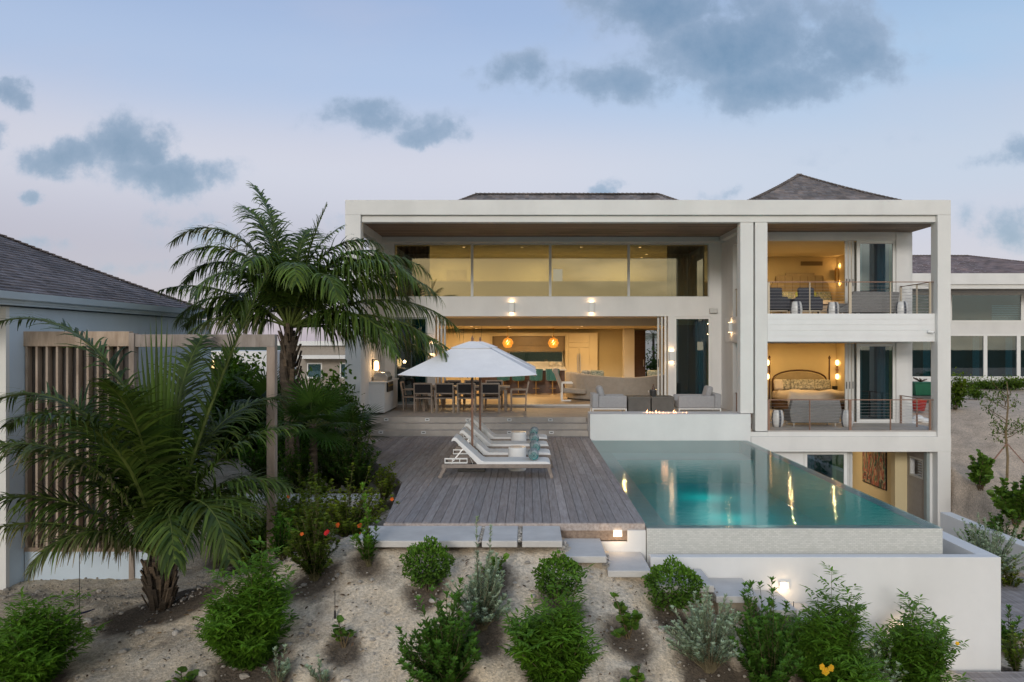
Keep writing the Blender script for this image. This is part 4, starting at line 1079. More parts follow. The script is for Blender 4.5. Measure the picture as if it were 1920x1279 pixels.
for x0,lab in ((2.74,'dark concrete cube coffee table on the left'),(3.38,'dark concrete cube coffee table on the right under the wine bucket')):
    t = thing('coffee_table', lab, 'coffee table', (x0+.3,22.1,ZF), 0, 'concrete coffee tables'); 
    obj('top', MB().box(x0,x0+.625,21.8,22.45,ZF+.50,ZF+.56), M['concrete'], t, bev=.008); obj('base', MB().box(x0+.01,x0+.615,21.81,22.44,ZF,ZF+.50), M['concrete'], t)
t = thing('ice_bucket', 'steel ice bucket with a wine bottle on the coffee table', 'ice bucket', (3.46,22.05,ZF+.56))
mb = MB().lathe([(.07,0),(.085,.02),(.10,.17),(.108,.175),(.10,.18),(.09,.16)],(0,0,0),22); mb.smooth = True
obj('bucket', mb, M['steel'], t, w=False)
for s in (-1,1): obj('handle', MB().tube([(s*.10,0,.15),(s*.135,0,.155),(s*.135,0,.12),(s*.097,0,.115)],.007,6), M['steel'], t, w=False)
mb = MB().lathe([(.035,.05),(.037,.2),(.035,.24),(.014,.29),(.013,.33),(.002,.331)],(.01,0,0),14); mb.smooth = True
obj('bottle', mb, M['dark_wood'], t, w=False)
# ---- barbecue counter, grill and lamp on the left wall
t = thing('grill_counter', 'white outdoor kitchen counter against the left terrace wall', 'counter', (-4.3,23.6,ZF))
obj('body', MB().box(-4.72,-4.06,22.55,24.8,ZF+.06,ZF+.90), M['stucco_lo'], t, bev=.006); obj('plinth', MB().box(-4.66,-4.12,22.62,24.8,ZF,ZF+.06), M['concrete'], t)
obj('worktop', MB().box(-4.74,-4.02,22.52,24.82,ZF+.90,ZF+.94), M['white_paint'], t)
t = thing('grill', 'dark barbecue grill set into the white counter', 'grill', (-4.1,23.3,ZF+.6))
obj('hood', MB().extr([(-4.45,ZF+.94),(-4.05,ZF+.94),(-4.03,ZF+1.05),(-4.12,ZF+1.18),(-4.35,ZF+1.2),(-4.45,ZF+1.1)],'y',22.9,23.7), M['steel'], t, bev=.01)
obj('firebox', MB().box(-4.058,-4.02,22.85,23.75,ZF+.62,ZF+.90), M['black'], t, bev=.01)
for k in range(4): obj('knob', MB().tube([(-4.02,22.98+.2*k,ZF+.80),(-3.99,22.98+.2*k,ZF+.80)],.025,12), M['brass'], t)
t = thing('wall_lantern', 'glowing lantern on the left terrace wall above the grill', 'lantern', (-4.42,23.0,1.85))
obj('bracket', MB().box(-4.5,-4.47,22.94,23.06,1.7,2.0).bar((-4.48,23,1.97),(-4.38,23,1.97),.02), M['black'], t)
obj('glass', MB().lathe([(.04,1.66),(.07,1.70),(.07,1.9),(.03,1.95)],(-4.38,23,0),14), M['lamp_soft'], t)
# ---- sofa, recliner, stools, island in the living room
t = thing('curved_sofa', 'large curved taupe sofa seen from behind in the living room', 'sofa', (3.15,27.2,ZI))
c = (3.2,28.35)
def arc(r0,r1,z0,z1,a0,a1,n=28,zf=None):
    mb = MB(); vs, fs = [], []
    for i in range(n+1):
        a = R(a0+(a1-a0)*i/n); zt = z1 + (zf(i/n) if zf else 0)
        for r,z in ((r0,z0),(r1,z0),(r1+.0,zt),(r0,zt)): vs.append((c[0]+1.0*r*math.cos(a),c[1]+r*math.sin(a),z))
    for i in range(n):
        for k in range(4): fs.append((4*i+k,4*i+(k+1)%4,4*i+4+(k+1)%4,4*i+4+k))
    fs += [(3,2,1,0),(4*n,4*n+1,4*n+2,4*n+3)]
    return mb.add(vs,fs)
obj('backrest', arc(1.72,1.98,ZI+.03,ZI+.86,196,352,zf=lambda s:.07*math.cos(2*math.pi*s)), M['taupe_fabric'], t, bev=.05, seg=3)
obj('seat_cushion', arc(.95,1.72,ZI+.12,ZI+.46,200,340), M['taupe_fabric'], t, bev=.04)
obj('base', arc(1.0,1.95,ZI,ZI+.03,200,340), M['black'], t)
for i,(x,y,m_,lab) in enumerate(((2.05,27.6,'pillow_mono','patterned cushion at the left end of the curved sofa'),(2.38,27.35,'pillow','patterned cushion second from the left on the curved sofa'),(4.35,27.5,'pillow','patterned cushion at the right end of the curved sofa'))):
    o = obj('throw_pillow', MB().obox((x,y,ZI+.80),.46,.14,.40,Matrix.Rotation(R(20-20*i),3,'Z')@Matrix.Rotation(R(12),3,'X')), M[m_], bev=.06, seg=4); tag(o,lab,'cushion')
t = thing('recliner', 'taupe recliner with white frame beside the curved sofa', 'recliner', (1.5,26.9,ZI))
obj('frame', MB().bar((1.14,26.6,ZI+.02),(1.44,26.6,ZI+.02),.04).bar((1.14,26.6,ZI),(1.14,26.6,ZI+.62),.045).bar((1.14,26.6,ZI+.60),(1.5,26.6,ZI+.60),.04).bar((1.14,27.3,ZI),(1.14,27.3,ZI+.62),.045).bar((1.14,27.3,ZI+.6),(1.5,27.3,ZI+.6),.04), M['white_paint'], t)
obj('backrest', MB().obox((1.05,26.95,ZI+.66),.13,.62,.80,Matrix.Rotation(R(-20),3,'Y')), M['taupe_fabric'], t, bev=.05, seg=3)
obj('headrest', MB().tube([(.92,26.66,ZI+1.0),(.92,27.24,ZI+1.0)],.095,16), M['taupe_fabric'], t)
obj('seat', MB().obox((1.52,26.95,ZI+.32),.85,.62,.15,Matrix.Rotation(R(4),3,'Y')), M['taupe_fabric'], t, bev=.05, seg=3)
t = thing('flower_vase', 'small vase of white flowers beside the curved sofa', 'vase', (1.58,28.6,ZI+.45))
obj('table', MB().lathe([(.14,-.45),(.02,-.42),(.02,-.02),(.2,-.01),(.2,.0)],(0,0,0),20), M['white_paint'], t, w=False)
obj('vase', MB().lathe([(.05,0),(.07,.08),(.05,.16),(.045,.16)],(0,0,0),16), M['marble'], t, w=False)
mb = MB(); ml = MB()
for k in range(60):
    v = Vector((random.gauss(0,1),random.gauss(0,1),random.gauss(.6,.8))).normalized()*random.uniform(.06,.17)+Vector((0,0,.24))
    (mb if k%3==0 else ml).lathe([(.004,-.02),(.026,0),(.004,.02)],v,6,(.8,.8,.75) if k%3==0 else (.05,.13,.03))
obj('bloom', mb, M['petal'], t, w=False); obj('foliage', ml, M['leaf'], t, w=False)
for px,lab in ((944,'teal bar stool nearest the umbrella at the kitchen island'),(972,'second teal bar stool from the left'),(1005,'third teal bar stool from the left'),(1036,'teal bar stool at the right end beside the recliner')):
    x = (px-CX)*30.2/F
    if px == 944:
        st = thing('bar_stool',lab,'bar stool',(x,30.2,ZI),0,'teal bar stools at the island')
        mb = MB(); n = 20; vs, fs = [], []
        for i in range(n+1):
            a = R(180+180*i/n - 0)
            for r,z in ((.19,.52),(.235,.52),(.26,.96),(.215,.96)): vs.append((r*math.cos(a),r*math.sin(a)*.9,z))
        for i in range(n):
            for k in range(4): fs.append((4*i+k,4*i+(k+1)%4,4*i+4+(k+1)%4,4*i+4+k))
        fs += [(3,2,1,0),(4*n,4*n+1,4*n+2,4*n+3)]
        obj('backrest', mb.add(vs,fs), M['teal'], st, w=False, bev=.01)
        ch = MB()
        for i in range(0,21,2):
            a = R(180+9*i); ch.bar((.238*math.cos(a),.238*math.sin(a)*.9,.53),(.262*math.cos(a),.262*math.sin(a)*.9,.95),.012)
        obj('channel', ch, M['teal'], st, w=False)
        obj('seat', MB().lathe([(.18,.50),(.21,.52),(.21,.60),(.18,.62)],(0,0,0),24), M['teal'], st, w=False)
        obj('pedestal', MB().tube([(0,0,.01),(0,0,.50)],.018,10).lathe([(.19,0),(.19,.012),(.03,.02)],(0,0,0),24), M['brass'], st, w=False)
        obj('footrest', MB().tube([(.13*math.cos(R(k*30)),.13*math.sin(R(k*30)),.22) for k in range(13)],.008,6).bar((-.13,0,.22),(.13,0,.22),.014), M['brass'], st, w=False)
    else: dup(st,(x,30.2,ZI),None,lab)
t = thing('kitchen_island', 'kitchen island with dark wood front and white marble top', 'kitchen island', (-.2,31.2,ZI))
obj('cabinet', MB().box(-1.9,1.42,30.75,31.6,ZI,ZI+.88), M['dark_wood'], t); obj('worktop', MB().box(-1.95,1.47,30.55,31.65,ZI+.88,ZI+.93), M['marble'], t, bev=.006)
for px,lab,r in ((1034.5,'larger white pot on the kitchen counter',.12),(1050,'smaller white pot on the kitchen counter',.095)):
    x = (px-CX)*33.5/F
    mb = MB().lathe([(r*.6,0),(r,r*.6),(r*1.02,r*1.2),(r*.75,r*1.75),(r*.65,r*1.75)],(0,0,0),20); mb.smooth = True
    t = thing('pot',lab,'pot',(x,33.5,1.461)); obj('body',mb,M['marble'],t,w=False)
# pendants
for px,lab in ((952,'left amber glass globe pendant over the island'),(1037.5,'right amber glass globe pendant over the island')):
    p = P(px,643,31.0); t = thing('pendant_lamp',lab,'pendant lamp',p,0,'amber globe pendants')
    obj('rod', MB().tube([p+Vector((0,0,.22)),Vector((p.x,p.y,ZC))],.012,8).lathe([(.07,.56),(.07,.575)],(p.x,p.y,ZC-.58),14).lathe([(.03,.2),(.06,.22),(.04,.28)],p,14), M['brass'], t)
    for k in range(11):
        a = k*2*math.pi/11; tp = MB(); pts = []; 
        for j in range(9):
            th = math.pi*(.07+.86*j/8); rr = .175*math.sin(th)*(1+.07*math.sin(j*2.1+k)); aa = a+.42*math.sin(th*2)
            pts.append(p+Vector((rr*math.cos(aa),rr*math.sin(aa),.19*math.cos(th)-.005)))
        obj('glass_petal', tp.tube(pts,[.012,.026,.034,.036,.036,.036,.034,.026,.012],6), M['amber'], t)
    obj('bulb', MB().lathe([(.01,-.07),(.05,-.03),(.05,.06),(.02,.12)],p,12), M['lamp'], t)
p = P(869,649,28.2); t = thing('linear_pendant','long warm pendant lamp hung on cords behind the umbrella','pendant lamp',p)
obj('shade', MB().box(p.x-.30,p.x+.95,p.y-.07,p.y+.07,p.z-.05,p.z+.01), M['brass'], t); obj('diffuser', MB().box(p.x-.28,p.x+.93,p.y-.06,p.y+.06,p.z-.062,p.z-.05).box(p.x-.28,p.x+.93,p.y-.073,p.y-.071,p.z-.045,p.z-.0), M['lamp_soft'], t)
for dx in (-.2,.35,.42,.85): obj('cord', MB().tube([(p.x+dx*.6+.1,p.y,p.z),(p.x+dx*.6+.14,p.y,ZC)],.005,5), M['black'], t)
# ---- tower bedrooms
def bed(label, cx, y1, zf, kind):
    t = thing('bed', label, 'bed', (cx,y1-1,zf)); h = zf
    w = .98
    obj('base', MB().box(cx-w,cx+w,y1-2.1,y1-.12,h+.08,h+.34), M['headboard'] if kind else M['dark_wood'], t, bev=.02)
    mz = h+.62
    obj('mattress', MB().box(cx-w+.02,cx+w-.02,y1-2.06,y1-.13,h+.34,mz), M['linen'], t, bev=.06, seg=4)
    vs, fs = [], []; nx, ny = 18, 12
    for j in range(ny+1):
        for i in range(nx+1):
            u_, v_ = -1+2*i/nx, j/ny
            z = mz+.06+.02*math.sin(5*u_+3*v_)+.012*math.sin(11*u_-7*v_)
            x = cx+u_*(w+.06)
            if abs(u_) > .93: z -= .25
            vs.append((x,y1-2.12+v_*1.45,z-(.25 if j == 0 else 0)))
    for j in range(ny):
        for i in range(nx): a = j*(nx+1)+i; fs.append((a,a+1,a+nx+2,a+nx+1))
    o = obj('duvet', MB().add(vs,fs), M['linen'], t, smooth=True); s_ = o.modifiers.new('t','SOLIDIFY'); s_.thickness = .04
    if kind == 1:
        pts = [(-1,0),(1,0),(1,.98),(.98,1.12),(.9,1.2),(.82,1.22),(.82,1.38),(.78,1.42),(.5,1.42),(.5,1.5),(-.5,1.5),(-.5,1.42),(-.78,1.42),(-.82,1.38),(-.82,1.22),(-.9,1.2),(-.98,1.12),(-1,.98)]
        hb = obj('headboard', MB().extr([(cx+a*1.0,h+.25+b_) for a,b_ in pts],'y',y1-.11,y1-.02), M['headboard'], t, bev=.015)
        ch = MB()
        for k in range(7): 
            x = cx-.78+k*.26; ch.tube([(x,y1-.115,h+.6),(x,y1-.115,h+1.64)],.012,6)
        obj('channel', ch, M['hood'], hb)
    else:
        a = [(cx+.92*math.cos(R(k)),h+1.0+.32*math.sin(R(k))) for k in range(0,181,12)]
        b_ = [(cx+.86*math.cos(R(k)),h+.98+.28*math.sin(R(k))) for k in range(180,-1,-12)]
        obj('headboard', MB().extr([(cx-.86,h+.4),(cx+.86,h+.4)]+[q for q in b_[::-1]],'y',y1-.09,y1-.03), M['headboard'], t)
        fr_ = MB().tube([(q[0],y1-.1,q[1]) for q in a],.03,8)
        fr_.bar((cx-.92,y1-.1,h),(cx-.92,y1-.1,h+1.02),.05); fr_.bar((cx+.92,y1-.1,h),(cx+.92,y1-.1,h+1.02),.05)
        obj('headboard_rim', fr_, M['dark_wood'], t)
        for s in (-1,1): obj('bedpost', MB().lathe([(.035,0),(.03,.5),(.025,1.70),(.05,1.74),(.03,1.79),(.004,1.83)],(cx+s*1.03,y1-.1,h),12), M['dark_wood'], t)
    return mz
bz = bed('upper bedroom bed with tall scalloped channelled headboard',9.36,27.5,3.12,1)
UP = [(-.80,'linen'),(-.56,'pillow'),(-.30,'pillow_mono'),(.08,'pillow_lime'),(.46,'pillow'),(.75,'pillow')]
for k,(dx,m_) in enumerate(UP):
    o = obj('bed_pillow', MB().obox((9.36+dx,27.1-.05*(k%2),bz+.26),.72 if k == 3 else .40,.15,.42,Matrix.Rotation(R(-16),3,'X')), M[m_], bev=.06, seg=4)
    tag(o, ['plain cream pillow at the left of the upper bed','teal patterned pillow second from left on the upper bed','dark patterned pillow left of the lime one on the upper bed','wide lime green leafy pillow in the middle of the upper bed','patterned pillow right of the lime one on the upper bed','teal patterned pillow at the right end of the upper bed'][k],'pillow')
bz = bed('lower bedroom bed with arched headboard and slim dark bedposts',9.34,27.5,.20,0)
for k,(dx,w_,m_,lab) in enumerate(((-.66,.55,'pillow_mono','patterned pillow left on the lower bed'),(.0,.8,'pillow_mono','wide black and cream patterned pillow centred on the lower bed'),(.66,.55,'pillow_mono','patterned pillow right on the lower bed'),(-.86,.3,'linen','plain cream pillow at the left edge of the lower bed'))):
    o = obj('bed_pillow', MB().obox((9.34+dx,27.05-.06*k+.1,bz+.22),w_,.15,.36,Matrix.Rotation(R(-16),3,'X')), M[m_], bev=.06, seg=4); tag(o,lab,'pillow')
for x,z0,lab in ((8.02,.2,'pale bedside chest left of the lower bed'),(10.55,.2,'bedside table right of the lower bed holding a small clock'),(10.55,3.12,'round draped bedside table right of the upper bed')):
    o = obj('bedside_table', MB().box(x-.22,x+.12,27.1,27.55,z0,z0+.62).box(x-.24,x+.13,27.08,27.56,z0+.62,z0+.65), M['headboard'], bev=.01); tag(o,lab,'bedside table')
o = obj('clock', MB().box(10.42,10.58,27.2,27.3,.86,.99), M['black'], bev=.01); tag(o,'small black clock on the lower bedside table','clock')
# sconces
p = P(1568,517,27.5)
t = thing('wall_sconce','brass half cylinder sconce glowing beside the upper bed','sconce',p,0)
mb = MB().tube([p+Vector((0,-.09,-.2)),p+Vector((0,-.09,.25))],.085,16,cap=False)
obj('shade', mb, M['brass'], t); obj('bulb', MB().lathe([(.02,-.12),(.045,0),(.02,.12)],p+Vector((0,-.09,.03)),10), M['lamp'], t)
for px,lab in ((1568.5,'double crystal sconce glowing right of the lower bed'),(1439,'double crystal sconce glowing left of the lower bed')):
    p = P(px,693,27.5); t = thing('wall_sconce',lab,'sconce',p,0)
    obj('bracket', MB().lathe([(.05,-.03),(.06,0),(.05,.03)],p+Vector((0,-.06,0)),12).bar(p+Vector((0,-.06,-.14)),p+Vector((0,-.06,.14)),.03), M['bronze'], t)
    for s in (-1,1): obj('lamp_glass', MB().lathe([(.03,-.09),(.06,-.05),(.06,.06),(.03,.09)],p+Vector((0,-.07,s*.24)),12), M['lamp_soft'], t)
# balcony furniture
def garden_stool(label, x, y, z):
    t = thing('garden_stool', label, 'stool', (x,y,z), 0, 'striped ceramic garden stools')
    prof = [(.10,0),(.125,.01),(.15,.10),(.165,.22),(.15,.35),(.125,.44),(.11,.455),(.02,.457)]
    n = 40; mb = MB(); vs, fs, cs = [], [], []
    for r,zz in prof:
        for k in range(n):
            a = 2*math.pi*k/n; vs.append((r*math.cos(a),r*math.sin(a),zz))
    b0 = len(prof)
    for i in range(b0-1):
        for k in range(n): fs.append((i*n+k,i*n+(k+1)%n,(i+1)*n+(k+1)%n,(i+1)*n+k))
    fs.append(tuple(range((b0-1)*n,b0*n)))
    mb.add(vs,fs); mb.c = [((.13,.14,.17) if (k%10) in (0,1,2) else (1,1,.98)) for r in prof for k in range(n)]; mb.smooth = True
    obj('body', mb, M['ceramic'], t, w=False); return t
for x,y,z,lab in ((7.19,21.35,3.12,'striped stool between the two charcoal chairs on the upper balcony'),(8.28,21.6,3.12,'striped stool at the left end of the upper balcony sofa'),(10.02,21.35,3.12,'striped stool at the right end of the upper balcony sofa'),
                  (6.74,21.5,.2,'striped stool left of the lower balcony sofa'),(8.62,21.5,.2,'striped stool right of the lower balcony sofa')): garden_stool(lab,x,y,z)
def sofa(label, x0, x1, y0, y1, z, flip=False):
    t = thing('balcony_sofa', label, 'sofa', ((x0+x1)/2,(y0+y1)/2,z))
    if not flip:       # seen from behind: flared slab back, legs
        vs = [(x0+.03,y0,z+.10),(x1-.06,y0,z+.10),(x1,y0-.06,z+.40),(x1-.04,y0-.02,z+.72),(x0+.06,y0-.02,z+.74),(x0-.03,y0-.06,z+.40)]
        vs += [(a,b_+.22,c_) for a,b_,c_ in vs]
        obj('backrest', MB().add(vs,[(0,1,2,3,4,5),(11,10,9,8,7,6)]+[(i,i+6,(i+1)%6+6,(i+1)%6) for i in range(6)]), M['tweed'], t, bev=.025, seg=3)
        obj('seat', MB().box(x0+.04,x1-.08,y0+.22,y1,z+.10,z+.42), M['tweed'], t, bev=.03, seg=3)
    else:              # chaise: sloping back on the right, low arm on the left
        vs = [(x0,y0,z+.16),(x1-.06,y0,z+.16),(x1,y0,z+.72),(x0+.40,y0,z+.74),(x0+.33,y0,z+.60),(x0+.30,y0,z+.42),(x0,y0,z+.26)]
        n_=len(vs); vs += [(a,b_+.2,c_) for a,b_,c_ in vs]
        obj('backrest', MB().add(vs,[tuple(range(n_)),tuple(range(2*n_-1,n_-1,-1))]+[(i,i+n_,(i+1)%n_+n_,(i+1)%n_) for i in range(n_)]), M['tweed'], t, bev=.03, seg=3)
        obj('seat', MB().box(x0,x1-.06,y0+.2,y1,z+.18,z+.42), M['tweed'], t, bev=.03, seg=3)
    for x in (x0+.1,x1-.16):
        for y in (y0+.05,y1-.08): obj('leg', MB().box(x,x+.03,y,y+.03,z,z+.16), M['steel'], t)
sofa('grey tweed sofa on the upper balcony seen from behind',8.38,10.02,21.45,22.2,3.12,True)
sofa('grey tweed loveseat on the lower balcony seen from behind',7.10,8.48,21.55,22.25,.2)
def dark_chair(label, cx, y, z, w):
    t = thing('balcony_chair', label, 'armchair', (cx,y,z), 0, 'charcoal chairs on the upper balcony')
    obj('seat', MB().box(cx-w/2+.06,cx+w/2-.06,y+.1,y+.6,z+.22,z+.42), M['charcoal'], t, bev=.03)
    obj('backrest', MB().box(cx-w/2+.02,cx+w/2-.02,y,y+.12,z+.24,z+.60), M['charcoal'], t, bev=.03)
    obj('back_cushion', MB().obox((cx-.02,y+.16,z+.62),w*.62,.13,.46,Matrix.Rotation(R(-10),3,'X')), M['charcoal'], t, bev=.04)
    for s in (-1,1): obj('armrest', MB().box(cx+s*w/2-.05,cx+s*w/2+.05,y,y+.62,z+.22,z+.55), M['charcoal'], t, bev=.04)
    fr_ = MB()
    for s in (-1,1):
        for yy in (y+.03,y+.57): fr_.box(cx+s*(w/2-.04)-.012,cx+s*(w/2-.04)+.012,yy-.012,yy+.012,z,z+.22)
    fr_.box(cx-w/2+.03,cx+w/2-.03,y+.02,y+.04,z+.2,z+.225)
    obj('frame', fr_, M['champagne'], t)
dark_chair('charcoal balcony chair left of the striped stool',6.74,21.5,3.12,.62)
dark_chair('charcoal balcony chair right of the striped stool with taller back cushion',7.58,21.5,3.12,.70)
o = obj('low_table', MB().lathe([(.03,0),(.03,.36),(.26,.38),(.26,.41)],(8.02,22.0,3.12),24), M['dark_wood']); tag(o,'small dark table between balcony chair and sofa','table')
# ---- painting (plain abstract strokes)
t = thing('painting','large colourful abstract painting on the basement room wall','painting',(10.28,23.6,-1.2))
m, nt, b = nodes('painted_canvas')
tc_ = N(nt,'ShaderNodeTexCoord'); mp_ = N(nt,'ShaderNodeMapping'); mp_.inputs['Scale'].default_value = (1,1.6,.45); lk(nt,tc_.outputs['Object'],mp_.inputs[0])
n_ = N(nt,'ShaderNodeTexNoise'); n_.inputs['Scale'].default_value = 3.4; n_.inputs['Detail'].default_value = 3; n_.inputs['Distortion'].default_value = 1.8; lk(nt,mp_.outputs[0],n_.inputs['Vector'])
r_ = N(nt,'ShaderNodeValToRGB'); el = r_.color_ramp.elements; cols = [(.30,(.30,.02,.02)),(.38,(.02,.02,.03)),(.44,(.05,.16,.10)),(.49,(.45,.36,.25)),(.54,(.42,.05,.03)),(.60,(.03,.03,.05)),(.66,(.45,.28,.06)),(.74,(.35,.34,.33))]
while len(el) < len(cols): el.new(.5)
for e,(p_,c_) in zip(el,cols): e.position = p_; e.color = (*c_,1)
lk(nt,n_.outputs[0],r_.inputs[0]); lk(nt,r_.outputs[0],b.inputs['Base Color']); M['art'] = m
obj('frame', MB().box(10.27,10.30,22.85,24.45,-1.78,-.40), M['black'], t); obj('canvas', MB().box(10.262,10.27,22.88,24.42,-1.75,-.43), M['art'], t)
# ---- exterior wall lamps
def wall_lamp(label, px, y0, y1, Y, w=.15, side=False):
    p = P(px,(y0+y1)/2,Y); h = (y1-y0)*Y/F
    t = thing('wall_lamp', label, 'wall lamp', p, 0, 'up and down wall lamps')
    if side: bx = lambda a,z0,z1,d: MB().box(p.x-d,p.x,p.y-a,p.y+a,z0,z1)
    else: bx = lambda a,z0,z1,d: MB().box(p.x-a,p.x+a,p.y-d,p.y,z0,z1)
    obj('body', bx(w/2,p.z-h/2,p.z+h/2,.10), M['white_paint'], t, bev=.004)
    for s,z in ((1,p.z+h/2+.003),(-1,p.z-h/2-.003)): obj('lens', bx(w/2-.02,min(z,z+s*.006),max(z,z+s*.006),.09), M['lamp'], t)
    for s in (1,-1):
        l = bpy.data.lights.new('lamp_beam','POINT'); l.energy = .6 if side else 1.0; l.color = (1,.60,.30); l.shadow_soft_size = .02
        lo = bpy.data.objects.new('lamp_beam',l); COL.objects.link(lo); lo.parent = t
        lo.location = (-.075,0,s*(h/2+.03)) if side else (0,-.075,s*(h/2+.03))
wall_lamp('left of the two wall lamps on the beam over the living room opening',959.5,567,586,25.0)
wall_lamp('right of the two wall lamps on the beam over the living room opening',1109,567,586,25.0)
wall_lamp('wall lamp on the white column right of the living room opening',1259,659,677,25.0)
wall_lamp('wall lamp behind the palm fronds left of the living room opening',810,645,663,25.0)
wall_lamp('wall lamp on the side fascia of the tower balcony',1371.5,605,623,6.05*F/(1371.5-CX),.15,True)
p = P(1337,583,25.0)
t = thing('outdoor_speaker','grey outdoor loudspeaker on the wall above the right window','loudspeaker',p); obj('body', MB().box(p.x-.13,p.x+.13,p.y-.12,p.y-.01,p.z-.08,p.z+.08), M['frame_grey'], t, bev=.03, seg=3); obj('bracket', MB().box(p.x-.03,p.x+.03,p.y-.012,p.y,p.z-.05,p.z+.05), M['frame_grey'], t)
p = P(1742,622,20.62)
t = thing('security_camera','small white camera on the balcony fascia','camera',p); obj('mount', MB().tube([p,p+Vector((0,-.05,0))],.035,14), M['white_paint'], t); obj('body', MB().tube([p+Vector((-.06,-.06,.0)),p+Vector((.07,-.09,-.02))],.03,14), M['white_paint'], t); obj('lens', MB().tube([p+Vector((.07,-.09,-.02)),p+Vector((.085,-.093,-.022))],.02,12), M['black'], t)
# ---- downlights and the light they give
DLP = []
def downlight(label, x, y, z, e=0):
    t = thing('ceiling_light', label, 'ceiling light', (x,y,z), 0, 'recessed ceiling lights')
    obj('trim', MB().lathe([(.035,-.004),(.055,-.004),(.055,.0)],(0,0,0),16), M['white_paint'], t, w=False)
    obj('lens', MB().lathe([(.002,-.006),(.04,-.006),(.04,-.004)],(0,0,0),14), M['lamp'], t, w=False)
for k,px in enumerate((884,954,1091)): downlight(f'{["left","middle","right"][k]} recessed light in the front row of the living room ceiling',(px-CX)*28/F,28,ZC-.002)
for k,px in enumerate((893,957,1083)): downlight(f'{["left","middle","right"][k]} recessed light in the rear row before the kitchen',(px-CX)*32.6/F,32.6,ZC-.002)
for k,px in enumerate((870,979,1090,1200)): downlight(f'{["first","second","third","fourth"][k]} recessed light from the left in the gallery ceiling',(px-CX)*25.9/F,25.9,5.578)
for k,px in enumerate((1212,1203)): downlight(f'{["nearer","farther"][k]} recessed light at the right of the gallery ceiling',(px-CX)*(28.0+k)/F,28.0+k,5.578)
def ceiling_lamp(x,y,z,e,size=.11,c=(1,.66,.30)):
    l = bpy.data.lights.new('room_or_fill_light','AREA'); l.shape = 'DISK'; l.size = size; l.energy = e; l.color = c
    o = bpy.data.objects.new('room_or_fill_light',l); COL.objects.link(o); o.location = (x,y,z)
def lamp(x,y,z,e,r=.12,c=(1,.66,.30)):
    l = bpy.data.lights.new('room_or_fill_light','POINT'); l.energy = e; l.color = c; l.shadow_soft_size = r
    o = bpy.data.objects.new('room_or_fill_light',l); COL.objects.link(o); o.location = (x,y,z)
for x,y in ((-2.8,28),(.2,28),(3.4,28)): ceiling_lamp(x,y,ZC-.012,52)
for x in (-2.6,0,2.6): ceiling_lamp(x,31.8,ZC-.012,46)
for x in (-2.8,.3,3.4): ceiling_lamp(x,28.2,5.57,46,c=(1,.82,.50)); ceiling_lamp(x,25.9,5.57,12,c=(1,.82,.50))
ceiling_lamp(8.3,25.4,5.425,52,c=(1,.66,.29))
for x in (7.3,8.7,10.1): ceiling_lamp(x,26.3,2.445,15,.07,c=(1,.66,.29))
p = P(1568,517,27.5); lamp(p.x,p.y-.2,p.z+.32,2.5,.03,(1,.55,.2)); lamp(p.x,p.y-.2,p.z-.28,2,.03,(1,.55,.2))
for px in (1568.5,1439):
    p = P(px,693,27.5); lamp(p.x,p.y-.2,p.z+.24,1.3,.05,(1,.58,.22)); lamp(p.x,p.y-.2,p.z-.24,1.3,.05,(1,.58,.22))
ceiling_lamp(9.0,24.4,-.375,26,c=(1,.76,.48))
for px in (952,1037.5):
    p = P(px,643,31.0); lamp(p.x,p.y-.3,p.z,4,.08,(1,.5,.15))
lamp(-4.2,23.0,1.82,7,.05,(1,.62,.3))
p = P(869,649,28.2); lamp(p.x,p.y,p.z-.2,8,.1)
for px,py,Yp in ((1158,999.5,10.8),(1470,1097,10.42),(1693,1173,10.42)):
    p = P(px,py,Yp); lamp(p.x,p.y+.0,p.z-.05,1.2,.03,(1,.7,.4))
lamp(2.65,11.4,-.5,21,.10,(.75,1,.82))
for yy in (13.2,15.4,17.4): lamp(3.9,yy,-.4,10.5,.25,(.6,1,.92))  # extra unseen lamps added to brighten the pool
lamp(3.6,20.95,.75,2.0,.1,(1,.5,.25))
# ================================================================== VEGETATION
GAIN = np.array([1.35,1.28,.95])
def nrm(a): return a/np.maximum(np.linalg.norm(a,axis=-1,keepdims=True),1e-9)
def leaves(mb, B, D, U, L, W, C, shape=(.75,.9), bend=.18, fold=.18):
    """n leaf blades: base B, direction D, upward hint U, length L, half width W, colour C"""
    B, D, U, C = (np.asarray(a,float).reshape(-1,3) for a in (B,D,U,C)); n = len(B)
    if n == 0: return
    L = np.broadcast_to(L,(n,))[:,None]; W = np.broadcast_to(W,(n,))[:,None]
    D = nrm(D); S = nrm(np.cross(D,U)+1e-6); Nn = nrm(np.cross(S,D))
    def pt(t, s, dn): return B + D*L*t + S*W*s + Nn*L*(-bend*t*t) + Nn*W*dn
    V = np.stack([pt(0,0,0), pt(.33,shape[0],fold), pt(.33,0,0), pt(.33,-shape[0],fold), pt(.70,shape[1],fold), pt(.70,0,0), pt(.70,-shape[1],fold), pt(1,0,0)],1).reshape(-1,3)
    i = (np.arange(n)*8)[:,None]
    T = np.concatenate([i+np.array([[0,1,2]]), i+np.array([[0,2,3]]), i+np.array([[4,7,5]]), i+np.array([[5,7,6]])])
    Q = np.concatenate([i+np.array([[1,4,5,2]]), i+np.array([[2,5,6,3]])])
    mb.chunk(V, [T,Q], np.repeat(np.clip(C*GAIN,0,1),8,axis=0))
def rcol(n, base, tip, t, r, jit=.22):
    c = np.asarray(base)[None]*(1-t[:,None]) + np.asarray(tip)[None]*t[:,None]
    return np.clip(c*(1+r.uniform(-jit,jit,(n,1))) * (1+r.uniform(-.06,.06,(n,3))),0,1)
UPV = np.array([0,0,1.])
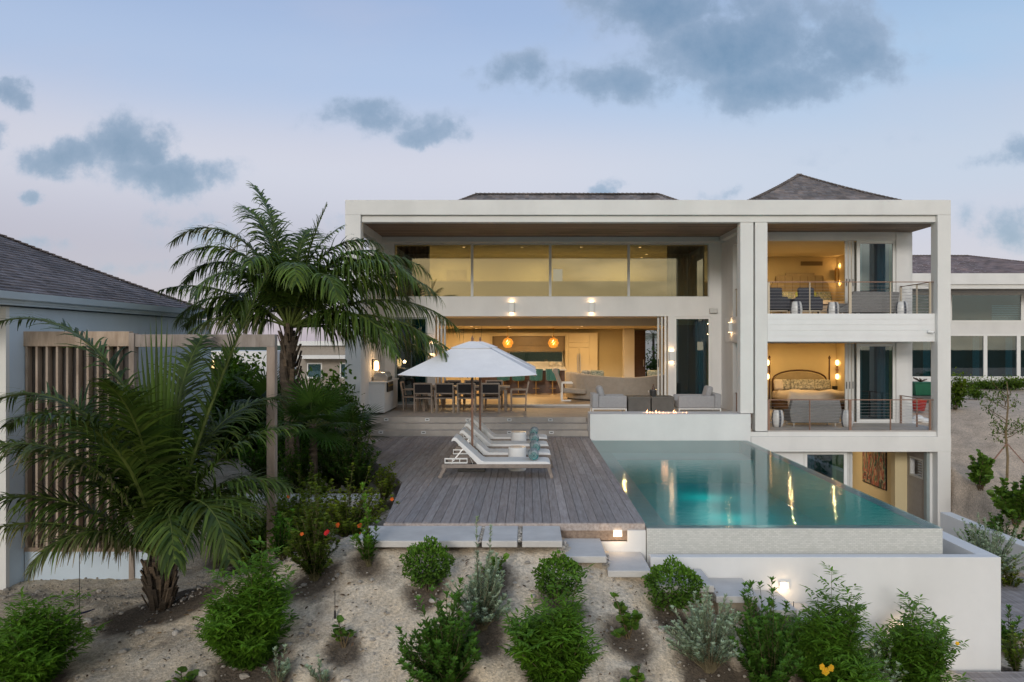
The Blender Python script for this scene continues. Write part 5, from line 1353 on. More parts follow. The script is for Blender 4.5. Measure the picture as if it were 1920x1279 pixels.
def stem_curves(r, n, w, h, lean=.55, base=.05):
    out_ = []
    nl = int(r.integers(3,6)); lob = []            # a bush is a few leaning clumps of unequal height
    for j in range(nl):
        la = 2*math.pi*(j+r.uniform(-.3,.3))/nl; lq = r.uniform(.35,.62) if j else .1
        lob.append((lq*w/2*math.cos(la), lq*w/2*math.sin(la), r.uniform(.58,.95) if j else 1.0))
    for k in range(n):
        lx, ly, lh = lob[int(r.integers(0,nl))]
        a = r.uniform(0,2*math.pi); q = math.sqrt(r.uniform(.0,1)); tx, ty = lx+q*w*.24*math.cos(a), ly+q*w*.24*math.sin(a)
        hh = h*lh*(1-.40*q*q)*(r.uniform(.35,1.0)**.6)*(r.uniform(1.05,1.36) if k % 6 == 0 else .92)
        t = np.linspace(0,1,9)[:,None]
        b = np.array([base*w*math.cos(a),base*w*math.sin(a),0])
        c = b + np.concatenate([tx*t**1.15, ty*t**1.15, hh*(t*(1+.18*(1-t)))],1)
        c += np.cumsum(r.normal(0,.006*h,(9,3)),0)
        out_.append(c)
    return out_
def along(c, t):
    x = t*(len(c)-1); i = np.minimum(x.astype(int),len(c)-2); f = (x-i)[:,None]
    return c[i]*(1-f)+c[i+1]*f, nrm(c[i+1]-c[i])
def shrub(seed, kind, w, h, dens=1.0):
    r = np.random.default_rng(seed); fo, st, fl = MB(), MB(), MB()
    fo.smooth = False
    if kind == 'round':                       # clipped looking bush of small leaves
        ns = int(75*dens)
        lob = [(r.normal(0,.22,3), r.uniform(.62,1.0)) for _ in range(7)]
        for c in stem_curves(r, 16, w*.8, h*.8): st.tube(c, list(np.linspace(.007,.002,9)), 5)
        n = int(2600*dens*max(.6,min(1.6,w*h/.35)))
        d = nrm(r.normal(0,1,(n,3))); rad = r.uniform(.35,1,n)**.45
        bump = 1+.13*np.sin(5*d[:,0]+seed)*np.cos(4*d[:,1]-seed)+.10*np.sin(9*d[:,2]+7*d[:,0])
        p = d*(rad*bump)[:,None]*np.array([w/2,w/2,h*.44]) + np.array([0,0,h*.55])
        p[:,0] *= 1-.35*np.clip((h*.45-p[:,2])/h,0,1); p[:,1] *= 1-.35*np.clip((h*.45-p[:,2])/h,0,1)
        dd = nrm(d+r.normal(0,.55,(n,3))+UPV*.5)
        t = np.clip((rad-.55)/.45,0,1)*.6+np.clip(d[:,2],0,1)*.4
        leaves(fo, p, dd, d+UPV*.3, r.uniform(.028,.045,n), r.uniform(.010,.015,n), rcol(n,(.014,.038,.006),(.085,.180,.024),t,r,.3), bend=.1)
    elif kind in ('upright','feather','silver','hibiscus'):
        P_ = {'upright':(30,28,.085,.018,(.014,.038,.007),(.065,.150,.026)), 'feather':(28,22,.10,.014,(.022,.055,.008),(.110,.230,.030)),
              'silver':(40,40,.055,.011,(.06,.09,.075),(.27,.35,.31)), 'hibiscus':(36,26,.06,.02,(.016,.042,.007),(.110,.165,.024))}[kind]
        ns = int(P_[0]*dens*max(.5,min(2.2,w*h/.45)))
        for c in stem_curves(r, ns, w, h):
            st.tube(c, list(np.linspace(.006,.002,9)), 5, (.8,.9,.6) if kind != 'silver' else (1.4,1.5,1.4))
            m = int(P_[1]*max(.6,h/.8)); t = r.uniform(.08 if kind != 'silver' else .22,1,m)**.75
            p, d = along(c, t)
            ang = np.arange(m)*2.4+r.uniform(0,6); side = np.stack([np.cos(ang),np.sin(ang),np.zeros(m)],1)
            outw = nrm(p*np.array([1,1,.0])+1e-6)
            if kind == 'feather':             # compound leaves: a rachis with paired lance leaflets
                k = max(5,int(m*.6)); t = np.linspace(.12,1,k); p, d = along(c,t); ang = np.arange(k)*2.4+r.uniform(0,6)
                side = np.stack([np.cos(ang),np.sin(ang),np.zeros(k)],1)
                for j in range(k):
                    rd = nrm(side[j]*.9+UPV*(.35+.5*t[j])+d[j]*.3); Lr = r.uniform(.13,.20)
                    q = np.linspace(.25,1,5); pts = p[j]+rd*Lr*q[:,None]-UPV*(.05*q**2)[:,None]
                    lat = nrm(np.cross(rd,UPV)); B = np.concatenate([pts[:-1],pts[:-1],pts[-1:]])
                    D = np.concatenate([np.repeat((lat*.85+rd*.6-UPV*.25)[None],4,0),np.repeat((-lat*.85+rd*.6-UPV*.25)[None],4,0),(rd-UPV*.2)[None]])
                    nn = 9; tt = np.full(nn, t[j])*r.uniform(.5,1)
                    leaves(fo,B,D+r.normal(0,.1,(nn,3)),np.repeat(UPV[None],nn,0),r.uniform(.075,.115,nn),.0145,rcol(nn,P_[4],P_[5],tt,r),shape=(.9,.65),bend=.25)
                continue
            el = {'upright':.75,'silver':.95,'hibiscus':.4}[kind]
            D = nrm(side*.8+outw*.15+d*el+UPV*(.25 if kind == 'silver' else .05)+r.normal(0,.15,(m,3)))
            sz = r.uniform(.7,1.15,m)*(1 if kind != 'upright' else (1.15-.4*t))
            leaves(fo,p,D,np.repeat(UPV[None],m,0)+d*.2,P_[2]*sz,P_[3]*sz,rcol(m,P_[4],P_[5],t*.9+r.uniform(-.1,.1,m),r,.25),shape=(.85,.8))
            # tuft at the tip
            k = 7; a = np.arange(k)*2*math.pi/k; S = np.stack([np.cos(a),np.sin(a),np.full(k,1.3)],1)
            leaves(fo,np.repeat(c[-1:],k,0),S,np.repeat(UPV[None],k,0),P_[2]*r.uniform(.6,.95,k),P_[3]*.8,rcol(k,P_[5],P_[5],np.ones(k),r),shape=(.85,.8))
    elif kind == 'seagrape':
        for c in stem_curves(r, max(3,int(6*dens)), w*.85, h*.9):
            st.tube(c, list(np.linspace(.009,.004,9)), 6, (1,.9,.7))
            m = int(11*dens); t = r.uniform(.35,1,m); p, d = along(c,t); ang = np.arange(m)*2.4+r.uniform(0,6)
            D = nrm(np.stack([np.cos(ang),np.sin(ang),r.uniform(.2,1.1,m)],1)); ln = r.uniform(.07,.115,m)*(.8+.25*min(2,w))
            leaves(fo,p,D,np.repeat(UPV[None],m,0)+r.normal(0,.4,(m,3)),ln,ln*.46,rcol(m,(.025,.062,.012),(.105,.195,.036),r.uniform(.2,1,m),r,.25),shape=(.92,.98),bend=.08,fold=.12)
    elif kind == 'tree':                      # loose garden tree or tall hedge mass
        nb = int(14*dens)
        cl = []
        for c in stem_curves(r, nb, w*.85, h*.92): st.tube(c, list(np.linspace(.03,.006,9)*max(.6,h/2)), 6); cl.append(c)
        n = int(2300*dens)
        ci = r.integers(0,nb,n); t = r.uniform(.35,1,n)
        p = np.array([along(cl[i],np.array([tt]))[0][0] for i,tt in zip(ci,t)]) + r.normal(0,1,(n,3))*np.array([.13*w,.13*w,.085*h])
        d = nrm(r.normal(0,1,(n,3))+UPV*.4)
        rel = np.clip(p[:,2]/h,0,1)
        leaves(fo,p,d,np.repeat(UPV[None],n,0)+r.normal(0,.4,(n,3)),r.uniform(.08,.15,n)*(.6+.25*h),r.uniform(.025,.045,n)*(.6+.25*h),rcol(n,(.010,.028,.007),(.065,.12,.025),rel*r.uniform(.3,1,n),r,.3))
    return fo, st, r
def petals(mb, p, r, s, col):
    k = 5; a = np.arange(k)*2*math.pi/k+r.uniform(0,6); f = np.array([r.normal(0,.4),-.8,.5]); f /= np.linalg.norm(f)
    u1 = nrm(np.cross(f,UPV)); u2 = np.cross(u1,f); D = np.outer(np.cos(a),u1)+np.outer(np.sin(a),u2)+f*.35
    leaves(mb,np.repeat(np.asarray(p)[None],k,0),D,np.repeat(f[None],k,0),s,s*.42,rcol(k,col,col,np.ones(k),r,.15),shape=(.8,1.05),bend=.25)
NAMES = {'round':'shrub','upright':'shrub','feather':'shrub','silver':'shrub','hibiscus':'flowering_shrub','seagrape':'sea_grape','tree':'garden_tree'}
CATS = {'round':'shrub','upright':'shrub','feather':'shrub','silver':'shrub','hibiscus':'shrub','seagrape':'shrub','tree':'tree'}
def plant(kind, px, py, wpx, hpx, label, seed, dens=1.0, Y=None, z=None, flowers=None, mulch=True, tint=None, group=None):
    if Y is None: loc = on_ground(px,py)
    else:
        loc = P(px,py,Y); loc.z = z if z is not None else gz(loc.x,loc.y)
    s = loc.y/F; w, h = wpx*s, hpx*s
    if kind in ('upright','feather','hibiscus','silver'): w, h = w*1.08, h*1.14
    fo, st, r = shrub(seed, kind, w, h, dens)
    t = thing(NAMES[kind], label, CATS[kind], loc-Vector((0,0,.01)), 0, group)
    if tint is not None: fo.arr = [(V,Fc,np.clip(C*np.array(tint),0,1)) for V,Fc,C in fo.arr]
    obj('trunk' if kind == 'tree' else 'stem', st, M['stem'], t, w=False)
    obj('crown' if kind == 'tree' else 'foliage', fo, M['silverleaf'] if kind == 'silver' else M['leaf'], t, w=False)
    if flowers:
        for (fx,fy,fc,fs) in flowers:
            q = (Vector(((fx-CX)*(loc.y-.42*w)*1/F-loc.x,-.42*w, HC+(CY-fy)*(loc.y-.42*w)/F-loc.z)))
            fm = MB(); petals(fm,q,r,fs,fc)
            if fs > .035: petals(fm,q+Vector((.01,.012,.012)),r,fs*.8,fc)
            obj('flower', fm, M['petal'], t, w=False)
    if mulch: PLANTS.append((loc.x,loc.y,.34*w))
    return t
RED, PINK, ORA, YEL = (.45,.02,.03), (.50,.03,.08), (.50,.10,.02), (.55,.33,.02)
G = 'planting on the sand slope'
plant('feather',62,1290,185,165,'bright green leafy bush cut by the bottom left corner',1,1.3)
plant('seagrape',345,1296,90,40,'broad green leaf clump at the bottom edge left of centre',2,.8)
plant('feather',470,1252,185,215,'tall bright green leafy bush right of the near palm',3,1.7)
plant('upright',530,1050,70,110,'light green sprig behind the tall bright green bush',31,.8,tint=(1.3,1.4,1.1))
plant('silver',520,1290,70,75,'silver grey sprig at the bottom edge below the bright green bush',4,.5)
plant('silver',605,1292,55,66,'thin silver grey sprig at the bottom edge beside the small sea grape',5,.4)
plant('seagrape',645,1213,66,66,'small round leaved seedling in a dark mulch ring',6,.8)
plant('hibiscus',590,1086,105,165,'dark green hibiscus with red flower at the top of the slope',7,1.25,flowers=[(612,998,RED,0.036),(566,1000,ORA,0.025)],tint=(.75,.75,.75))
plant('hibiscus',655,1010,185,110,'yellowish green hibiscus with orange flowers left of the deck',8,1.7,Y=11.8,flowers=[(632,984,ORA,0.036),(674,985,ORA,0.036),(676,1000,RED,0.025),(735,935,ORA,0.03)],tint=(1.15,1.05,.8))
plant('upright',692,1060,62,118,'light green upright sapling at the left end of the stone path',9,.7,tint=(1.5,1.4,1.0))
plant('round',803,1108,92,96,'round dense bush below the longest path slab',10,1.0)
plant('seagrape',926,1086,78,76,'sea grape sprout just below the square paver',11,1.0)
plant('silver',905,1180,125,150,'silver leaved bush in the middle of the slope',12,1.3)
plant('upright',838,1300,165,215,'tall dark green bush at the bottom centre left',13,1.9)
plant('round',1048,1130,92,88,'round dense bush below the stone paver steps, middle one of the three',14,1.0)
plant('feather',1043,1300,150,185,'bright green feathery bush at the bottom centre',15,1.6)
plant('seagrape',1176,1196,98,92,'sea grape with several stems left of the silver bush',16,1.3)
plant('round',1262,1152,104,98,'round dense bush against the white retaining wall',17,1.1)
plant('seagrape',1190,1296,64,50,'small sea grape sprig cut by the bottom edge',18,.9)
plant('silver',1330,1258,155,150,'wide silver leaved bush below the cast stone steps',19,1.5)
plant('upright',1440,1300,165,195,'dark glossy leafy bush in front of the stair lights',20,2.0)
plant('feather',1555,1300,190,175,'bright green bush with yellow flowers before the retaining wall',21,1.9,flowers=[(1548,1258,YEL,0.043),(1558,1252,YEL,0.036),(1541,1250,YEL,0.036)])
plant('feather',1722,1296,165,160,'thin feathery shrub at the foot of the wall, right',22,1.0,flowers=[(1795,1205,YEL,0.025)])
plant('silver',1655,1300,120,80,'low silver bush at the bottom right between two green shrubs',23,1.0)
plant('seagrape',1840,1296,70,36,'small sea grape tip at the bottom right beside the boardwalk',24,.7)
# garden left of the deck
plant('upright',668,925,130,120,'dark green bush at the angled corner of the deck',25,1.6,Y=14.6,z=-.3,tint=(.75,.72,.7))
plant('hibiscus',520,925,120,110,'dark hibiscus with red blooms below the gateway post',26,1.4,Y=12.9,flowers=[(511,857,PINK,0.054),(489,904,PINK,0.054)],tint=(.95,.95,.75))
plant('hibiscus',720,900,70,70,'low yellow green bush along the angled deck edge',27,1.1,Y=14.0,z=-.3,tint=(.95,.9,.7))
plant('hibiscus',598,915,90,62,'low leafy bush in front of the fan palm',28,1.0,Y=13.9,z=-.25,tint=(.7,.72,.6))
plant('hibiscus',480,1000,130,110,'dark bush right of the near palm under its fronds',29,1.3,Y=12.2,tint=(1.1,1.15,.8))
plant('tree',445,850,150,200,'broad green garden tree seen through the gateway',40,2.6,Y=19.5,z=-.2,tint=(1.5,1.5,1.0))
plant('tree',430,845,110,210,'tall leafy garden tree left in the gateway opening',46,2.0,Y=22.5,z=-.2,tint=(1.3,1.35,.9))
plant('tree',405,840,60,150,'dark garden tree beside the guest house corner',41,1.4,Y=20.6,z=-.2,tint=(1.3,1.3,.9))
plant('tree',490,850,100,150,'dense garden tree behind the gateway post',42,1.6,Y=21,z=-.2,tint=(1.2,1.2,.9))
plant('tree',600,830,150,185,'dark bushy tree behind the fan palm',43,2.2,Y=20,z=-.3,tint=(1.2,1.25,.8))
plant('tree',640,830,80,150,'dark green tree against the left villa pillar',44,1.4,Y=19.3,z=-.3,tint=(1.1,1.15,.8))
plant('tree',560,850,120,165,'broad leafy tree just behind the tall palm trunk',47,1.8,Y=18.4,z=-.3,tint=(1.15,1.2,.8))
plant('hibiscus',560,985,150,130,'dense dark hibiscus between the near palm and the yellow green one',48,1.8,Y=12.3,tint=(1.0,1.0,.7),flowers=[(541,930,ORA,.03)])
plant('upright',630,905,120,95,'low dark bush between fan palm and deck corner bush',49,1.5,Y=15.2,z=-.3,tint=(.95,.95,.7))
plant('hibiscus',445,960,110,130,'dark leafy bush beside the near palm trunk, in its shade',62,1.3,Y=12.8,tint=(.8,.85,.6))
plant('upright',500,880,120,130,'dark bush in the gateway beside the post',63,1.5,Y=15.8,z=-.3,tint=(.9,1.0,.7))
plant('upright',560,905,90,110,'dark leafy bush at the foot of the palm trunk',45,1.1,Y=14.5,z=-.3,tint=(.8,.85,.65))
# right bank
plant('seagrape',1838,925,105,95,'sea grape bush low on the sand bank',50,4.2,Y=19.5)
plant('seagrape',1905,985,110,110,'large sea grape bush at the right edge',51,6.0,Y=17.6)
plant('upright',1885,1000,130,80,'dark leafy bush below the large sea grape',52,1.5,Y=16.4,tint=(.75,.75,.7))
plant('seagrape',1870,965,90,80,'dark sea grape between the two larger ones on the bank',64,4.5,Y=18.4,tint=(.8,.8,.75))
plant('silver',1850,1085,150,110,'silver bush behind the retaining wall corner',53,2.2,Y=14.6)
plant('silver',1800,1010,80,50,'small silver bush beside the low garden wall',54,1.2,Y=15.8)
plant('hibiscus',1890,1110,50,70,'yellow green tuft at the boardwalk by the right edge',55,.8,Y=14.0,tint=(1.1,1.0,.6))
plant('upright',1895,1195,48,90,'green bush between two boardwalk sections, right edge',56,1.0,Y=11.3)
plant('hibiscus',1905,1265,50,90,'leafy bush at the bottom right corner by the boardwalk',57,.9,Y=10.6)
plant('tree',1790,845,45,105,'yellow green tree against the villa right pillar',58,.35,Y=25.5,tint=(2.4,1.9,.9))
plant('tree',1850,752,110,24,'low hedge before the neighbour villa windows',59,1.0,Y=36,tint=(2.2,2.0,1.2))
plant('tree',1900,760,70,34,'bushy green shrub before the neighbour villa, right edge',60,.8,Y=35,tint=(2.2,1.9,.9))
plant('tree',1830,800,50,36,'small tree clump on the crest of the sand bank',61,.3,Y=29,tint=(2.2,1.9,.9))
# slender young tree with stakes
loc = P(1888,905,20.0); loc.z = gz(loc.x,loc.y)
t = thing('young_tree','slender staked young tree with open crown on the sand bank','tree',loc)
st, fo = MB(), MB(); r = np.random.default_rng(77)
st.tube([(0,0,0),(.02,0,.6),(-.02,.02,1.2),(.03,0,1.9),(.0,0,2.5)],[.035,.03,.026,.02,.008],8,(1.6,1.5,1.3))
for k in range(16):
    z0 = r.uniform(.9,2.3); a = r.uniform(0,6.28); L_ = r.uniform(.4,.85); e = np.array([math.cos(a)*L_*.85,math.sin(a)*L_*.85,L_*.55])
    c = np.array([[0,0,z0]])+np.linspace(0,1,6)[:,None]*e[None]+r.normal(0,.015,(6,3)); st.tube(c,list(np.linspace(.012,.003,6)),5,(1.3,1.2,1))
    m = 42; tt = r.uniform(.3,1,m); p,d = along(c,tt); p = p+r.normal(0,.06,(m,3))
    leaves(fo,p,nrm(r.normal(0,1,(m,3))+UPV*.3),np.repeat(UPV[None],m,0),r.uniform(.06,.10,m),.021,rcol(m,(.03,.06,.012),(.10,.15,.035),r.uniform(0,1,m),r))
obj('trunk',st,M['stem'],t,w=False); obj('crown',fo,M['leaf'],t,w=False)
for dx,dy in ((-.9,-.2),(.6,-.5)): obj('stake',MB().bar((dx,dy,0),(0,0,.95),.025),M['pole_wood'],t,w=False)
PLANTS.append((loc.x,loc.y,.3))

# ------------------------------------------------------------------ palms
def frond(r, az, el, L, droop, leaf=.55, n=84, fold=.35, col0=(.020,.038,.008), col1=(.085,.125,.020), hang=.5, twist=0, base=Vector((0,0,0)), tipcol=None, start=.16, p=1.6):
    """one pinnate coconut frond: arched rachis with two ranks of drooping leaflets"""
    mb = MB(); N_ = 26; pts = [np.array(base,float)]; e = el
    ds = L/(N_-1); dirs = []
    for i in range(N_-1):
        s = i/(N_-2); e = el - droop*s**p; a = az + twist*s*s
        d = np.array([math.cos(e)*math.cos(a),math.cos(e)*math.sin(a),math.sin(e)]); dirs.append(d); pts.append(pts[-1]+d*ds)
    pts = np.array(pts); dirs = np.array(dirs+[dirs[-1]])
    mb.tube(pts, list(np.linspace(.028,.004,N_)*L/2.6), 6, (.11,.14,.035))
    t = np.linspace(start,.995,n); x = t*(N_-1); i = np.minimum(x.astype(int),N_-2); f = (x-i)[:,None]
    q0 = pts[i]*(1-f)+pts[i+1]*f; d = nrm(dirs[i])
    lat = np.cross(d,UPV); bad = np.linalg.norm(lat,axis=1)<.2; lat[bad] = np.cross(d[bad],np.array([math.cos(az),math.sin(az),0])+1e-3); lat = nrm(lat)
    # keep a steady lateral direction when the rachis bends past vertical
    ref = np.array([math.sin(az),-math.cos(az),0]); sg = np.sign((lat@ref)); sg[sg==0]=1; lat = lat*sg[:,None]
    up = nrm(np.cross(lat,d)); up = up*np.sign((up@UPV)+1e-6)[:,None]
    prof = np.sin(np.pi*np.clip(.12+.83*t,0,1))**.55*(1-.35*t)
    for s in (-1,1):
        ln = leaf*prof*r.uniform(.72,1.15,n)*np.where(r.uniform(0,1,n)<.05,.45,1)
        D0 = nrm(lat*s*1.0+d*(.55+.55*t)[:,None]+up*fold+r.normal(0,.13,(n,3)))
        m = 5; V = []; q = q0.copy(); D = D0.copy()
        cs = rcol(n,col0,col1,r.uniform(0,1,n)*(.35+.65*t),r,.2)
        hg = hang*r.uniform(.5,1.8,n)
        for k in range(m):
            u_ = k/(m-1); wd = (.0155*(1-u_)**.7+.0015)*(leaf/.55)**.4
            Wd = nrm(np.cross(D,up)+1e-6)
            V.append(q+Wd*wd); V.append(q-Wd*wd)
            D = nrm(D+np.array([0,0,-1.])*(hg*(.25+.45*u_))[:,None]); q = q+D*(ln/(m-1))[:,None]
        V = np.stack(V,1).reshape(-1,3); b = (np.arange(n)*2*m)[:,None]
        Q = np.concatenate([b+np.array([[2*k,2*k+2,2*k+3,2*k+1]]) for k in range(m-1)])
        C = np.repeat(cs,2*m,axis=0)
        if tipcol is not None:
            w_ = np.tile(np.repeat(np.linspace(0,1,m),2),n)[:,None]**2*(r.uniform(0,1,(n,1)).repeat(2*m,0)); C = C*(1-w_)+np.array(tipcol)*w_
        mb.chunk(V,[Q],C)
    return mb
def palm(label, loc, trunk, fronds, seed, leaf, crown, dark=1.0, spear=None):
    r = np.random.default_rng(seed); t = thing('coconut_palm', label, 'palm tree', loc)
    tr_ = MB(); pts, rad, cc = trunk; tr_.tube(pts, rad, 14); tr_.smooth = True
    to = obj('trunk', tr_, M['trunk'], t, w=False)
    fb = MB()                                   # fibrous leaf bases round the crown shaft
    for k in range(60):
        a = k*2.4; dn_ = min(crown[2]*.92,1.5)*r.uniform(.0,1.0); zz = crown[2]-.12-dn_; fr_ = zz/crown[2]; rb_ = .125*r.uniform(.85,1.1)
        c0 = Vector((crown[0]*fr_+rb_*math.cos(a),crown[1]*fr_+rb_*math.sin(a),zz)); c1 = c0+Vector((.10*math.cos(a),.10*math.sin(a),r.uniform(.15,.40)))
        v_ = r.uniform(.35,1.5); fb.bar(c0,c1,.062*r.uniform(.4,1.2),.018,col=(v_,v_*.95,v_*.85))
    obj('leaf_base', fb, M['trunk'], t, w=False)
    for f in fronds:
        az, el, L, dr = f[:4]; kw = dict(f[4]) if len(f) > 4 else {}
        off = Vector(crown)+Vector((.05*math.cos(R(az)),.05*math.sin(R(az)),kw.pop('dz',0)))
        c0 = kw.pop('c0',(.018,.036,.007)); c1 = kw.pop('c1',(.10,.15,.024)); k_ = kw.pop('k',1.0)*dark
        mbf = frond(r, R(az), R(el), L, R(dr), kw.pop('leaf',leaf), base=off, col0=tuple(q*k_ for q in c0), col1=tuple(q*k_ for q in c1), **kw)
        obj('frond', mbf, M['frond'], t, w=False)
    if spear:
        for az,el,L in spear:
            sp_ = MB(); n = 16
            for k in range(n):
                s = -1+2*k/(n-1); d = np.array([math.sin(s*.20)*.9*math.cos(R(az)),.12*s*math.sin(R(az)),1.0]); d = d/np.linalg.norm(d)
                leaves(sp_,[np.array(crown)+np.array([.012*s,0,.12+.35*(1-abs(s))*.6])],[d],[[0,-1,.1]],L*(1-.34*abs(s)**1.5)*.92,.030,[np.array((.034,.066,.010))*r.uniform(.5,1.35)],bend=.04*s)
            obj('spear_leaf', sp_, M['frond'], t, w=False)
    return t
# azimuth: 0 right, 90 away, 180 left, 270 toward the camera
loc = on_ground(300,1140); loc.z -= .03
c = P(298,1040,loc.y)-loc
dry = (.34,.24,.16)
palm('low young coconut palm in front of the timber screen, nearest the camera', loc,
     ([(0,0,-.05),(0,0,.10),(.0,0,.28),(c.x*.8,0,c.z*.6),(c.x,0,c.z+.05)],[.15,.14,.13,.11,.07],None),
     [(181,86,4.52,118,{'p':2.3,'leaf':.8,'hang':.45}),(178,76,3.95,132,{'p':1.9,'leaf':.85,'hang':.5}),(190,60,3.50,100,{'leaf':.85,'hang':.55}),(200,46,2.7,84,{'leaf':.8,'hang':.7}),(196,30,2.5,62,{'hang':1.2,'leaf':.5,'tipcol':dry}),(228,44,1.7,105,{'tipcol':dry,'hang':.9,'leaf':.7}),
      (4,74,3.95,10,{'hang':.2,'leaf':.7,'p':1.5}),(356,62,2.14,88,{'hang':.6}),(8,70,2.53,66,{'hang':.5}),(335,60,1.94,95,{'hang':.7}),(318,68,2.49,140,{'leaf':.95,'hang':.8,'p':1.3,'c1':(.10,.135,.022)}),(300,58,2.15,125,{'leaf':.85,'hang':.9}),(20,58,1.85,80,{'hang':.7}),
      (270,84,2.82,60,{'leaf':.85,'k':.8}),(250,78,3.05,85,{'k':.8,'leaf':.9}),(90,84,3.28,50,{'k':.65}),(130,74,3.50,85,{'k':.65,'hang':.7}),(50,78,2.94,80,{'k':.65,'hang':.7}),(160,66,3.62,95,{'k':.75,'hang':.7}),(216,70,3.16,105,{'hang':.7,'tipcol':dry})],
     101, .85, (c.x,c.y,c.z), 1.2, spear=[(0,88,3.1)])
PLANTS.append((loc.x,loc.y,.75)); PLANTS.append((loc.x+.5,loc.y-.2,.4))
yp = 15.6; base = P(548,865,yp); base.z = -.35
cr = P(543,612,yp)-base
palm('tall coconut palm at the villa corner with arching fronds over the deck', base,
     ([(0,0,-.05),(.02,0,.5),(-.03,0,1.4),(-.10,0,2.2),(cr.x-.05,0,cr.z-.55),(cr.x,0,cr.z)],[.17,.14,.13,.15,.14,.07],None),
     [(170,85,2.9,30,{'p':2.4,'hang':.6,'leaf':.85}),(150,80,2.9,55,{'p':2.2,'hang':.7,'leaf':.9}),(182,75,3.4,118,{'p':2.0,'leaf':.95,'hang':.8,'c1':(.10,.14,.022),'tipcol':dry}),(196,74,3.0,128,{'p':1.8,'leaf':1.0,'hang':.9}),(172,66,2.9,120,{'p':1.7,'leaf':.95,'hang':.9,'k':.85}),
      (10,80,2.5,14,{'hang':.35,'leaf':.55}),(20,84,2.3,50,{'hang':.5,'leaf':.7}),(8,76,2.7,98,{'p':2.1,'leaf':.9,'hang':.9}),(352,66,3.1,120,{'p':1.9,'leaf':1.05,'hang':1.0}),(12,58,3.4,104,{'p':1.8,'leaf':1.1,'hang':1.1}),(340,52,3.3,100,{'p':1.8,'leaf':1.1,'hang':1.1}),(356,44,3.4,92,{'p':1.7,'leaf':1.1,'hang':1.2,'c1':(.10,.14,.022)}),
      (4,26,3.5,70,{'leaf':1.05,'hang':1.2}),(346,14,3.4,60,{'leaf':1.05,'hang':1.2,'k':.85}),(355,8,3.9,60,{'p':1.7,'leaf':.95,'hang':1.1,'tipcol':dry}),(330,20,2.9,80,{'leaf':1.0,'hang':1.1}),(12,2,3.0,40,{'leaf':1.0,'hang':1.2,'k':.75}),
      (180,36,2.7,52,{'leaf':.8,'hang':1.1,'k':.85}),(188,40,2.4,100,{'leaf':.95,'hang':1.1}),(165,28,2.5,70,{'k':.75,'hang':1.2}),(205,20,2.0,70,{'leaf':.9,'hang':1.2,'tipcol':dry}),(230,64,2.5,128,{'k':.85,'leaf':1.0,'hang':.9}),(290,70,2.6,130,{'leaf':1.0,'hang':1.0}),(262,78,2.4,120,{'leaf':.95,'hang':.9}),(310,60,2.6,125,{'leaf':1.0,'hang':1.0}),
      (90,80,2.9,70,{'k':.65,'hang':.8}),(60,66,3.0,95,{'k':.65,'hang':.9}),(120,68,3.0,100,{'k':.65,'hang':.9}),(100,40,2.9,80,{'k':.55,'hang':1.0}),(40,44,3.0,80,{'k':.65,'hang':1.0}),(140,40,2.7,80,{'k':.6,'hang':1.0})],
     102, .95, (cr.x,cr.y,cr.z), 1.5)
# fan palms
def fan_palm(label, loc, h, n, R_, seed, k_=1.0):
    r = np.random.default_rng(seed); t = thing('fan_palm', label, 'palm tree', loc)
    mb = MB(); mb.tube([(0,0,-.05),(.02,0,h*.5),(0,0,h)],[.075,.06,.06],12); mb.smooth = True
    for k in range(14): mb.lathe([(.055,0),(.078,.02),(.06,.05)],(0,0,h*k/14),12,(r.uniform(.7,1.5),)*3)
    obj('trunk',mb,M['trunk'],t,w=False)
    for k in range(n):
        az = k*2.4; el = R(82-112*(k/n)**.8); d = np.array([math.cos(el)*math.cos(az),math.cos(el)*math.sin(az),math.sin(el)])
        Lp = R_*r.uniform(.45,.6); hub = np.array([0,0,h])+d*Lp
        fm = MB(); fm.tube([(0,0,h-.05),tuple(np.array([0,0,h])+d*Lp*.55+UPV*.03),tuple(hub)],[.012,.009,.006],5,(.10,.13,.04))
        lat = nrm(np.cross(d,UPV)); upn = np.cross(lat,d); m = 26; a = np.linspace(-2.25,2.25,m)
        D = np.cos(a)[:,None]*d+np.sin(a)[:,None]*lat+upn*.12-UPV*.06
        leaves(fm,np.repeat(hub[None],m,0),D,np.repeat(upn[None],m,0),R_*.72*(1-.22*np.abs(a)/2.25)*r.uniform(.9,1.05,m),.018,rcol(m,(.012,.038,.010),(.055,.115,.025),np.clip(.25+.75*(d[2]*.5+.5)*r.uniform(.6,1,m),0,1),r)*k_,shape=(.9,.8),bend=.22)
        obj('fan_leaf',fm,M['frond'],t,w=False)
    return t
l = P(587,872,14.3); l.z = -.33
fan_palm('small fan palm with slim ringed trunk beside the deck', l, 1.35, 20, .80, 201, .8)
l = P(505,840,16.6); l.z = -.3
fan_palm('dark fan palm behind the gateway post', l, 1.5, 15, .75, 202, .55)
l = P(655,860,17.4); l.z = -.3
fan_palm('low dark fan palm by the deck steps', l, .7, 12, .85, 203, .55)
l = P(1225,690,40); l.z = .3
fan_palm('palm glimpsed through the open entry door', l, 2.6, 14, 1.4, 204, 1.0)
plant('tree',1240,745,80,90,'green shrub glimpsed through the open entry door',205,.9,Y=39,z=.3,mulch=False)
o = obj('far_house', MB().box(5.2,9.5,46,49,.3,3.0).box(5.0,9.7,45.7,49.2,3.0,3.25), M['stucco_lo']); o.name = 'distant_house'; tag(o,'distant white house glimpsed through the entry door','house')
